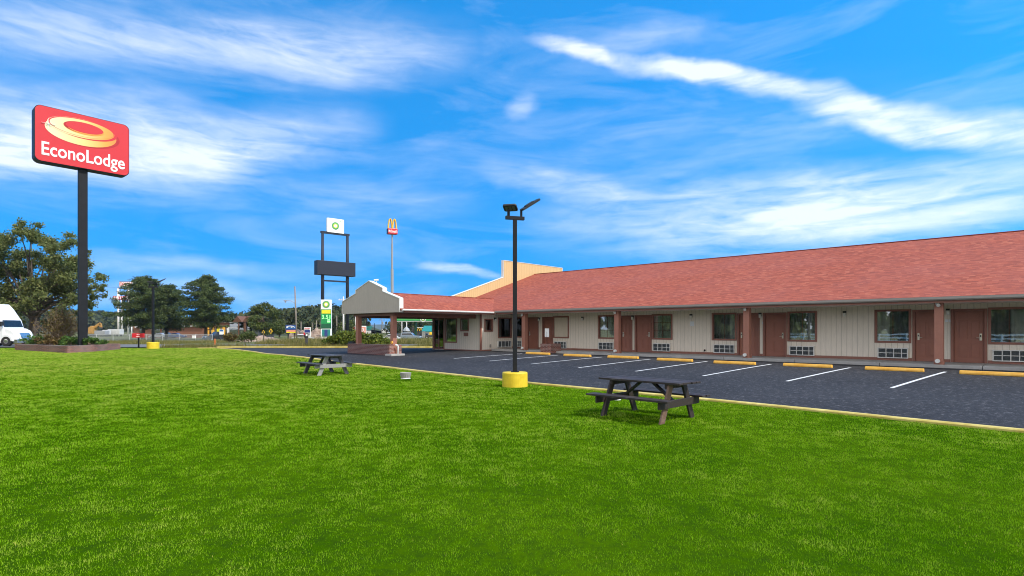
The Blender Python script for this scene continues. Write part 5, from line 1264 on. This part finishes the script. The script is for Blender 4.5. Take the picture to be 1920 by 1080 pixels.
def arches_sign():
    Y = 185.; k = Y/F; Xc = PX(735.3, Y); gz = g(Xc, Y); r = thing('burger_sign', 'tall thin pole topped by yellow arches over a red name box', 'sign', (Xc, Y, gz), R(28))
    Z = lambda py: HZ(py, Y)-gz; mb = MB(); mb.tube([(0, 0, -.5), (0, 0, Z(505)), (0, 0, Z(505)+.02), (0, 0, Z(458)), (0, 0, Z(458)+.02), (0, 0, Z(440))], [.52, .50, .36, .34, .26, .25], 12); mb.build('pole', 'far_grey', r)
    w = 8.0*k/math.cos(R(28)); bx = MB(); bx.box(-w, w, -1.0, 1.0, Z(439.5), Z(429)); bo = bx.build('name_box', 'sign_red', r, bevel=.12)
    t = MB(); put_word(t, 'mcd', -w*.9, w*.9, Z(436.8), Z(431.8), -1.002, .03); t.build('lettering', 'sign_white', bo)
    sd_ = MB(); sd_.box(-w-.02, -w-.001, -.9, .9, Z(439), Z(429.5)); sd_.build('box_side', 'dark_board', bo)
    ar = MB(); zb_, zt_ = Z(429), Z(411)
    for sx in (-1, 1):
        pts = []
        for i in range(25):
            t_ = i/24*2-1; pts.append((sx*w*.45+t_*w*.40, 0, zb_+(zt_-zb_)*(1-abs(t_)**2.6)))
        for i in range(24):
            ar.beam(pts[i], pts[i+1], 1.1, w*.17, (1, 0, 0) if abs(pts[i+1][2]-pts[i][2]) > abs(pts[i+1][0]-pts[i][0]) else (0, 0, 1))
    ar.build('arches', 'arch_yellow', r)
arches_sign()
def exxon_tall():
    Y = 205.; k = Y/F; Xc = PX(224, Y); gz = g(Xc, Y); r = thing('fuel_brand_sign', 'white-legged sign with a red-lettered white panel above a dark RESTAURANT strip', 'sign', (Xc, Y, gz))
    Z = lambda py: HZ(py, Y)-gz; P = lambda px: (px-224)*k
    for px, t, rr in ((221.8, 541, .36), (228.4, 560, .30), (240.5, 541, .36)): mb = MB(); mb.tube([(P(px), 0, -.5), (P(px), 0, Z(t))], rr, 10); mb.build('leg', 'pole_white', r, smooth=True)
    mb = MB(); mb.box(P(221), P(243), -.2, .2, Z(541.5), Z(539.5)); mb.build('crossbar', 'far_dark', r)
    mb = MB(); mb.box(P(224.5), P(250.5), -.3, .3, Z(538), Z(528.2)); po = mb.build('panel', 'sign_white', r); mb = MB(); mb.box(P(224.2), P(250.8), -.32, .32, Z(538.6), Z(537.6)); mb.box(P(224.2), P(250.8), -.32, .32, Z(528.4), Z(527.7)); mb.build('panel_edge', 'sign_navy', po)
    t = MB(); put_word(t, 'exxon', P(225.2), P(248), Z(535.6), Z(529.6), -.302, .03); t.build('lettering', 'sign_red', po)
    mb = MB(); mb.box(P(213), P(258), -.3, .3, Z(561.8), Z(555)); po = mb.build('restaurant_strip', 'sign_red_dark', r); t = MB(); put_word(t, 'rest', P(214.6), P(256), Z(560.8), Z(556), -.302, .03); t.build('lettering', 'sign_white', po)
exxon_tall()
Y = 190.; X = PX(250, Y); r = thing('twin_poles', 'pair of short white posts showing under the left pine', 'posts', (X, Y, g(X, Y)))
for dx, rr, top in ((-.6, .22, 600), (.75, .34, 596)): mb = MB(); mb.tube([(dx, 0, -.3), (dx, 0, HZ(top, Y)-g(X, Y))], rr, 10); mb.build('post', 'pole_white', r, smooth=True)
def board(name, label, cat, px, Y, x0, x1, y0, y1, panels, legs=True, rz=0, extra=None):
    """flat roadside board: panels are (px0, px1, py0, py1, material, name)"""
    k = Y/F; Xc = PX(px, Y); gz = g(Xc, Y); r = thing(name, label, cat, (Xc, Y, gz), rz); P = lambda q: (q-px)*k; Z = lambda q: HZ(q, Y)-gz
    if legs: 
        for q in (x0+(x1-x0)*.2, x1-(x1-x0)*.2): mb = MB(); mb.box(P(q)-.1, P(q)+.1, .05, .2, -.3, Z(y1)+.1); mb.build('leg', 'far_dark', r)
    for i, (a, b, c, d, m_, nm) in enumerate(panels): mb = MB(); mb.box(P(a), P(b), -.12-.025*i, -.0-.0255*i-(0 if i == 0 else .098), Z(d), Z(c)); mb.build(nm, m_, r)
    if extra: extra(r, P, Z)
    return r
def arc_mark(r, P, Z):
    mb = MB()
    for (a, b, c, d) in ((537.5, 540.5, 613.4, 611.8), (540.5, 545, 611.8, 611.2), (545, 550, 611.2, 611.9), (550, 553.5, 611.9, 614), (538, 541, 614.6, 613.6), (546, 549, 613.4, 613.8)): mb.beam((P(a), -.19, Z(c)), (P(b), -.19, Z(d)), .02, .13, (0, 0, 1))
    mb.build('marking', 'sign_white', r)
board('shop_board', 'blue and pink shop board on short legs right of the round tree', 'sign', 546, 100, 536, 555.5, 609, 623.5, [(536, 555.5, 609, 624.8, 'sign_navy', 'backing'), (536.8, 555, 610.5, 617, 'sign_blue', 'panel'), (537.5, 554.8, 618.7, 622.2, 'sign_pink', 'panel'), (537.5, 554.8, 622.3, 624.2, 'fuel_yellow', 'panel')], extra=arc_mark)
def exx(r, P, Z): t = MB(); put_word(t, 'exx2', P(571.9), P(581.2), Z(617.3), Z(614.8), -.20, .02); t.build('lettering', 'sign_red', r)
board('fuel_price_board', 'small white and blue fuel price board behind the dark post', 'sign', 576.5, 105, 570.5, 583, 613, 630, [(570.5, 583, 613.5, 632, 'sign_white', 'frame'), (571.4, 581.8, 618.5, 623.6, 'sign_navy', 'panel'), (572, 581.4, 624.6, 628.5, 'far_grey', 'panel')], legs=False, extra=exx)
board('shop_board', 'red trailer-size board with white lettering behind the left canopy post', 'sign', 672, 150, 657, 687, 611, 624, [(657, 687, 611, 626, 'sign_white', 'frame'), (658.5, 666.5, 613, 626, 'sign_red', 'panel'), (669.5, 686, 613.2, 625, 'sign_pink', 'panel')], extra=lambda r, P, Z: (lambda t: (put_word(t, 'ta', P(677), P(684), Z(622.5), Z(615), -.215, .02), t.build('lettering', 'sign_white', r)))(MB()))
board('shop_board', 'green and white shop board right of the left canopy post', 'sign', 693, 170, 687, 699, 612, 622, [(687.5, 698, 611.8, 615.6, 'fuel_teal', 'panel'), (687.5, 695.5, 616.2, 619.2, 'fuel_teal', 'panel'), (686.8, 696, 620, 625.5, 'far_white', 'panel')])
board('route_sign', 'pale blue-and-white square sign beside the black pickup', 'sign', 416, 98, 412, 419.5, 618, 627, [(412, 419.5, 618, 627.2, 'sign_white', 'panel'), (412.5, 419, 618.5, 621.2, 'sign_blue', 'panel')], rz=R(5))
board('small_notice', 'small white square notice hung on the wire fence', 'sign', 364, 88.6, 361, 367, 629, 634, [(361, 367.3, 629, 634.2, 'sign_white', 'panel')], legs=False)
for px, w, lb in ((494, 4.2, 'orange warning sign left of the other, under the round tree'), (508, 5.2, 'orange warning sign with a stalk, just right of the other')):
    Y = 96.; k = Y/F; X = PX(px, Y); gz = g(X, Y); r = thing('warning_sign', lb, 'road sign', (X, Y, gz), 0, 'orange construction signs'); zc = HZ(621 if px > 500 else 623, Y)-gz; mb = MB(); mb.prism([(0, zc-w*k), (w*.7*k, zc), (0, zc+w*k), (-w*.7*k, zc)], 'y', -.04, 0); mb.build('panel', 'arch_yellow', r); mb = MB(); mb.box(-.05, .05, .001, .09, -.2, zc); mb.build('post', 'far_dark', r); mb = MB(); mb.box(-.12, .12, -.06, -.041, zc-.25, zc+.2); mb.build('symbol', 'far_dark', r)
# dark post with a two-faced box, in the weeds by the far kerb
Y = 51.6; k = Y/F; X = PX(574.5, Y); gz = g(X, Y); r = thing('marker_post', 'short dark post with a red and white capped box by the far kerb', 'post', (X, Y, gz), R(10)); Z = lambda q: HZ(q, Y)-gz
mb = MB(); mb.box(-2.3*k, 2.3*k, -2.0*k, 2.0*k, -.1, Z(633)); mb.build('post', 'column_brown' if False else 'far_dark', r, bevel=.01)
mb = MB(); mb.box(-4.0*k, 3.0*k, -2.6*k, 2.6*k, Z(633)+.002, Z(625)); mb.build('box', 'black_plastic', r, bevel=.02); mb = MB(); mb.box(-4.6*k, -1.8*k, -2.9*k, -2.62*k, Z(628), Z(623.5)); mb.build('reflector', 'sign_red', r); mb = MB(); mb.box(-.6*k, 2.4*k, -2.9*k, -2.62*k, Z(630), Z(626.5)); mb.build('label_plate', 'sign_white', r)
Y = 60.; X = PX(403, Y); gz = g(X, Y); r = thing('orange_marker', 'thin orange marker stake in the verge before the black pickup', 'marker', (X, Y, gz)); mb = MB(); mb.lathe([(.16, 0), (.10, .05), (.055, .1), (.045, .62), (.02, .68)], 12); mb.build('stake', 'cone_orange', r)
# ------------------------------------------------------------------ chain-link fence
def wire_fence():
    Y = 89.; x0, x1 = PX(150, Y), PX(398, Y); r = thing('wire_fence', 'long low chain-link fence before the pines', 'fence', (x0, Y, 0)); n = int((x1-x0)/2.6)
    for i in range(n+1):
        x = (x1-x0)*i/n; z = g(x0+x, Y); mb = MB(); mb.tube([(x, 0, z-.2), (x, 0, z+1.22)], .035, 6); mb.build('post', 'far_white', r)
    mb = MB(); z0 = g(x0, Y); L = x1-x0; mb.box(0, L, .04, .05, z0+.05, z0+1.15); mb.build('mesh', 'chain_link', r)
    mb = MB(); mb.tube([(0, .03, z0+1.17), (L, .03, g(x1, Y)+1.17)], .025, 6); mb.build('rail', 'far_white', r)
wire_fence()
# ------------------------------------------------------------------ far buildings
def bld(name, label, cat, px, Y, rz=0):
    X = PX(px, Y); r = thing(name, label, cat, (X, Y, g(X, Y)), rz); k = Y/F; gz = g(X, Y); return r, (lambda q: (q-px)*k), (lambda q: HZ(q, Y)-gz)
r, P, Z = bld('brick_diner', 'low brick diner with a red and white fascia behind the pines', 'building', 340, 168)
mb = MB(); mb.box(P(250), P(432), 0, 14, -.5, Z(606)); mb.build('wall', 'far_brick', r)
mb = MB(); mb.box(P(318), P(334), -.5, -.02, Z(610.5), Z(604)); mb.build('fascia', 'sign_red', r); mb = MB(); mb.box(P(318), P(385), -.6, -.02, Z(612), Z(610.6)); mb.box(P(255), P(318), -.6, -.02, Z(614), Z(611)); mb.build('fascia_band', 'sign_white', r)
mb = MB(); mb.box(P(334.2), P(342), -.5, -.02, Z(610.4), Z(605.5)); mb.build('name_panel', 'sign_white', r)
mb = MB(); mb.box(P(249), P(433), -.3, 14.3, Z(606)+.01, Z(605)); mb.build('roof', 'far_roof', r)
for a, b in ((262, 272), (284, 300), (304, 316), (392, 398), (402, 408), (412, 418), (422, 427)): mb = MB(); mb.box(P(a), P(b), -.04, .1, Z(628), Z(616)); mb.build('window', 'far_glass', r)
for q in (390, 400, 410, 420, 429): mb = MB(); mb.box(P(q)-.3, P(q)+.3, -.5, -.05, 0, Z(613)); mb.build('porch_post', 'pole_white' if q == 429 else 'fuel_yellow' if q == 410 else 'stop_yellow', r)
r, P, Z = bld('gabled_shop', 'dark glazed shop with two brown gables left of the round tree', 'building', 452, 150)
mb = MB(); mb.box(P(430), P(478), 0, 12, -.5, Z(604)); mb.build('wall', 'far_dark', r)
for c in (446, 464.5):
    mb = MB(); mb.prism([(P(c-9), Z(603.8)), (P(c+9), Z(603.8)), (P(c), Z(592.5))], 'y', -.4, 8); mb.build('gable_roof', 'far_roof', r)
for a, b, m_ in ((431, 447, 'far_glass'), (449, 457.5, 'far_glass'), (463.5, 477, 'far_glass')): mb = MB(); mb.box(P(a), P(b), -.12, .1, -.2, Z(605)); mb.build('window', m_, r)
mb = MB(); mb.box(P(447.2), P(448.8), -.3, -.02, -.2, Z(604)); mb.box(P(457.8), P(461.5), -.3, -.02, -.2, Z(604)); mb.build('pillar', 'far_roof', r); mb = MB(); mb.box(P(431), P(447), -.2, -.125, Z(615), Z(614.2)); mb.box(P(431), P(447), -.2, -.125, Z(605.5), Z(604.4)); mb.build('window_bar', 'far_white', r)
r, P, Z = bld('fuel_canopy', 'green and white fuel station canopy on green columns seen through the motel canopy', 'canopy', 778, 158)
mb = MB(); mb.box(P(736), P(842), 0, 9, Z(602.8), Z(594.2)); mb.build('roof', 'sign_white', r)
mb = MB(); mb.box(P(735.5), P(842.5), -.06, 9.06, Z(601.6), Z(596.6)); mb.build('fascia', 'fuel_green', r); mb = MB(); mb.box(P(735.4), P(842.6), -.09, -.062, Z(599.4), Z(598)); mb.build('fascia_stripe', 'fuel_green_light', r)
mb = MB(); c = P(793.5); mb.prism(ellipse(c, Z(598.6), 5.1*158/F, 5.1*158/F, 30), 'y', -.3, -.092); mo = mb.build('roundel', 'sign_white', r); helios(None, c, Z(598.6), 4.0*158/F, -.302, mo)
for q in (774.5, 808, 838): mb = MB(); mb.box(P(q)-.32, P(q)+.32, 4, 4.6, -.3, Z(602.8)-.003); mb.build('column', 'fuel_dark_green', r)
for q in (762, 790): mb = MB(); mb.box(P(q)-.5, P(q)+.5, 4, 4.7, 0, 1.9); mb.build('pump', 'far_white', r, bevel=.05); 
r, P, Z = bld('burger_restaurant', 'dark brown restaurant block with a small yellow arch emblem under the station canopy', 'building', 783, 185)
mb = MB(); mb.box(P(778), P(790.5), 0, 8, -.5, Z(614.5)); mb.box(P(771), P(777.9), .8, 8, -.5, Z(614)); mb.build('wall', 'far_dark', r); mb = MB(); mb.box(P(777.6), P(790.9), -.2, 8.2, Z(614.5)+.003, Z(613.6)); mb.build('roof_edge', 'sign_white', r)
ar = MB()
for sx in (-1, 1):
    pts = [(P(787)+sx*.42+t_*.36, -.12, Z(620.5)+(Z(616)-Z(620.5))*(1-abs(t_)**2.6)) for t_ in [i/10-1 for i in range(21)]]
    ar.tube(pts, .09, 6)
ar.build('arch_emblem', 'arch_yellow', r)
r, P, Z = bld('green_roofed_shop', 'pale shop with a green pitched roof right of the brown restaurant block', 'building', 800, 178)
mb = MB(); mb.box(P(792), P(824), 0, 9, -.5, Z(622)); mb.build('wall', 'pole_white', r); mb = MB(); mb.prism([(-.5, Z(622)+.003), (9.5, Z(622)+.003), (9.5, Z(621)), (4.5, Z(610.5)), (-.5, Z(621))], 'x', P(791), P(825)); mb.build('roof', 'fuel_teal', r); mb = MB(); mb.box(P(797), P(803), -.05, .1, .6, Z(625)); mb.build('window', 'far_glass', r)
r, P, Z = bld('small_pavilion', 'small pale grey pavilion with a peaked roof behind the silver-blue car', 'building', 762, 170)
mb = MB(); mb.lathe([(.8, -.3), (.8, 2.0)], 8); mb.build('wall', 'far_grey', r); mb = MB(); mb.lathe([(1.1, 2.003), (.8, 2.7), (.2, 3.2), (.02, 3.3)], 8); mb.build('roof', 'fuel_silver', r)
r, P, Z = bld('spring_rider', 'yellow and black loader parked under the right end of the station canopy', 'machine', 806, 140)
r.name = 'small_loader'; mb = MB(); mb.box(-1.1, 1.1, -.6, .6, .5, 1.1); mb.build('body', 'far_dark', r, bevel=.08); mb = MB(); mb.box(-.1, .5, -.4, .4, 1.103, 1.8); mb.build('cab', 'arch_yellow', r, bevel=.08); mb = MB(); mb.beam((.7, 0, .9), (1.9, 0, 1.25), .3, .18); mb.build('boom', 'arch_yellow', r)
for sx in (-.7, .7): wheel(.42, .3, r, sx, -.6, .42); wheel(.42, .3, r, sx, .6, .42)
# digger, white containers and trailers far left
r, P, Z = bld('excavator', 'orange digger with its arm bent, far off right of the sign pole', 'excavator', 180, 200)
mb = MB(); mb.box(P(170), P(178), -1.2, 1.2, .0, .8); mb.build('tracks', 'far_dark', r, bevel=.2); mb = MB(); mb.prism([(P(169), .9), (P(178), .9), (P(178), Z(612)), (P(175), Z(611)), (P(170), Z(614))], 'y', -1.2, 1.2); mb.build('body', 'digger_orange', r, bevel=.1)
mb = MB(); mb.beam((P(176), 0, Z(615)), (P(184), 0, Z(609)), .5, .8); mb.beam((P(184), 0, Z(609)), (P(188.5), 0, Z(606.5)), .5, .8); mb.beam((P(188.3), 0, Z(606.5)), (P(189.5), 0, Z(614)), .5, .7, (1, 0, 0)); mb.build('arm', 'digger_orange', r); mb = MB(); mb.prism([(P(188), Z(616.5)), (P(190.5), Z(616.5)), (P(190.5), Z(613.5)), (P(188.5), Z(613.5))], 'y', -.6, .6); mb.build('bucket', 'far_dark', r)
for px, Y, L, H, lb in ((191, 190, 3.6, 1.9, 'grey flat trailer at the foot of the orange digger'), (217, 195, 4.2, 2.6, 'white box trailer at the foot of the white sign legs'), (200, 192, 1.6, 2.2, 'small white box trailer between the digger and the sign legs')):
    r, P, Z = bld('box_trailer', lb, 'trailer', px, Y); mb = MB(); mb.box(-L/2, L/2, -1.1, 1.1, .6, .6+H*.75); mb.build('box', 'far_white' if 'white' in lb else 'far_grey', r, bevel=.06)
    for sx in (-.3, .3): wheel(.38, .25, r, sx*L, -1., .38); wheel(.38, .25, r, sx*L, 1., .38)
# overhead wire from the tree to the tall sign
mb = MB(); a = Vector((PX(140, 150), 150, HZ(515, 150))); b = Vector((PX(224, 203), 203, HZ(538, 203))); mb.tube([a.lerp(b, t/10)-Vector((0, 0, 1.2*(1-(2*t/10-1)**2))) for t in range(11)], .045, 5); tag(mb.build('overhead_wire', 'wire'), 'thin black overhead wire running from the big tree to the fuel brand sign', 'wire')
# spoil heap and building rubble behind the weeds
def heap(px, Y, w, h, label, m):
    X = PX(px, Y); rr = np.random.default_rng(int(px)); n = 26; a = np.linspace(-1, 1, n); U, Vv = np.meshgrid(a, a, indexing='ij'); q = np.clip(1-(U**2+Vv**2), 0, 1)
    Zz = h*q**.8*(.55+.75*vnoise(U*4+9, Vv*4+3, int(px)))+.1*rr.normal(size=U.shape)*q-.15
    o = grid('spoil_heap', U*w/2, Vv*2.2, Zz, m); o.location = (X, Y, g(X, Y)); tag(o, label, 'heap')
mat('spoil', (.30, .19, .13), .95, var=.45, vscale=1.4, col2=(.42, .33, .27))
heap(594, 140, 9, 2.6, 'brown heap of rubble left of the green price sign', 'spoil'); heap(561, 138, 6, 2.6, 'brown rubble heap between the leaning pole and the small price board', 'spoil'); heap(480, 112, 12, 1.2, 'low pinkish rubble bank in front of the round tree', 'spoil')

# ------------------------------------------------------------------ hills and far woods
def hill(name, pts, Y, depth, m):
    """a real ridge: crest points (photo px, py) at distance Y, sloping to the plain in front and behind"""
    n = len(pts); rows = []
    xs_ = np.linspace(pts[0][0], pts[-1][0], 60); cy = np.interp(xs_, [p[0] for p in pts], [p[1] for p in pts])
    V = []
    for t in np.linspace(-1, 1, 15):
        yy = Y+t*depth; prof = math.cos(t*math.pi/2)**1.2 if abs(t) < 1 else 0
        for q, c in zip(xs_, cy): X = PX(q, Y); hgt = HZ(c, Y)+1.3; V.append((X, yy, -1.3-.3+max(hgt, 0)*prof))
    V = np.array(V); i = np.arange(15*60).reshape(15, 60); Fq = np.stack([i[:-1, :-1], i[:-1, 1:], i[1:, 1:], i[1:, :-1]], -1).reshape(-1, 4)
    o = raw_mesh(name, V, Fq, m, smooth=True); tag(o, kind='structure'); return V.reshape(15, 60, 3)
def forest(name, Vh, rows, n, size, per, leaf, seed, m='hill_leaf'):
    r = np.random.default_rng(seed); cs = []; rs = []
    for _ in range(n):
        a = r.uniform(rows[0], rows[1]); b = r.uniform(0, 58.99); i, j = int(a), int(b); p = Vh[i, j]*(1-(b-j))+Vh[i, j+1]*(b-j); p2 = Vh[i+1, j]*(1-(b-j))+Vh[i+1, j+1]*(b-j); p = p*(1-(a-i))+p2*(a-i)
        s = size*r.uniform(.6, 1.25); cs.append((p[0], p[1], p[2]+s*.5)); rs.append((s*.75, s*.75, s*.9))
    P = clump_points(cs, rs, n*per, r, .7); V, Fq = leaf_quads(P, leaf, r); tag(raw_mesh(name, V, Fq, m), kind='stuff')
Vh = hill('hills', [(-140, 608), (-40, 602), (60, 600), (160, 598), (200, 598), (250, 601), (320, 609), (430, 614), (470, 618)], 620, 190, 'hill_soil'); forest('distant_forest', Vh, (1, 7.6), 2600, 6.5, 26, 3.2, 71)
Vh = hill('hills', [(505, 616), (530, 611), (548, 608), (580, 606), (610, 601), (640, 597), (658, 601), (670, 609), (680, 617)], 300, 85, 'hill_soil'); forest('hillside_forest', Vh, (1, 7.6), 1500, 5.0, 40, 1.9, 72)
Vh = hill('hills', [(640, 612), (690, 608.5), (740, 608), (800, 609.5), (900, 609), (1000, 612)], 2400, 500, 'far_hill_hazed')
Vh = hill('hills', [(760, 617), (768, 613), (776, 611.5), (795, 612), (830, 610), (860, 612), (900, 616)], 290, 50, 'hill_soil'); forest('station_woods', Vh, (2, 7.6), 420, 4.2, 40, 1.6, 73)
for i, (px, Y, top, wpx) in enumerate([(470, 185, 596, 46), (524, 175, 602, 30), (650, 150, 601, 40), (668, 165, 606, 20), (640, 200, 592, 50), (742, 240, 606, 30), (806, 230, 605, 40)]):
    round_tree(px, Y, top, wpx, ['small green tree behind the gabled shop', 'low green tree right of the round tree', 'green tree behind the sign legs', 'green tree behind the red shop board', 'dark green tree on the hill foot left of the canopy gable', 'small olive tree behind the silver-blue car', 'green tree behind the green-roofed shop'][i], 'hill_leaf' if i in (4, 5, 6) else 'broad_leaf', 2200, 80+i, 'roadside_tree', .5)
# trees and rail fence on the far side of the lawn, behind the photographer: the windows mirror them
tb = None
XYROW = [(-66, -20), (-58, -24), (-50, -27), (-42, -25), (-34, -30), (-26, -28), (-17, -31), (-8, -29), (2, -32), (12, -30), (-46, -34), (-30, -37), (-12, -38), (-62, -31), (20, -29), (7, -35), (-3, -36), (-21, -36), (-38, -35), (-54, -33), (16, -36)]
XYROW = [XY(*q) for q in XYROW]+[(-58, 27), (-66, 36), (-72, 42), (-80, 47), (-86, 54), (-78, 33)]
for i, (x, y) in enumerate(XYROW):
    if tb is None:
        tb = round_tree(CX+x/24*F, 24, 560, 190, 'leafy tree of the row across the lawn behind the photographer', 'broad_leaf', 9000, 99, 'lawn_tree', .55, 'trees across the lawn', .03); tb.scale = (1.5, 1.5, 1.9)
    else: o = dup(tb, (x, y, g(x, y)), i*1.7, None, (1.4+.12*(i % 3), 1.4+.1*(i % 4), 1.7+.16*(i % 3)))
    if i == 0: tb.location = (x, y, g(x, y))
tf = thing('rail_fence', 'white three-rail fence along the far side of the lawn behind the photographer', 'fence', XY(-22, -16)+(g(*XY(-22, -16)),), -R(43.08))
for i in range(14): mb = MB(); mb.box(2.5*i-.06, 2.5*i+.06, -.06, .06, -.2, 1.25); mb.build('post', 'white_paint', tf)
for z in (.4, .75, 1.1): mb = MB(); mb.box(-.1, 32.6, -.095, -.062, z, z+.14); mb.build('rail', 'white_paint', tf)

# ------------------------------------------------------------------ air
hz = bpy.data.materials.new('haze_air'); hz.use_nodes = True; nt = hz.node_tree; nt.nodes.clear()
ho_ = nt.nodes.new('ShaderNodeOutputMaterial'); pv_ = nt.nodes.new('ShaderNodeVolumePrincipled'); nt.links.new(pv_.outputs[0], ho_.inputs['Volume'])
pv_.inputs['Color'].default_value = (.72, .86, 1, 1); pv_.inputs['Density'].default_value = .00010; pv_.inputs['Anisotropy'].default_value = .2
MATS['haze_air'] = hz
mb = MB(); mb.box(-5200, 5200, -4200, 9200, -3.2, 75); tag(mb.build('haze', 'haze_air'), kind='stuff')
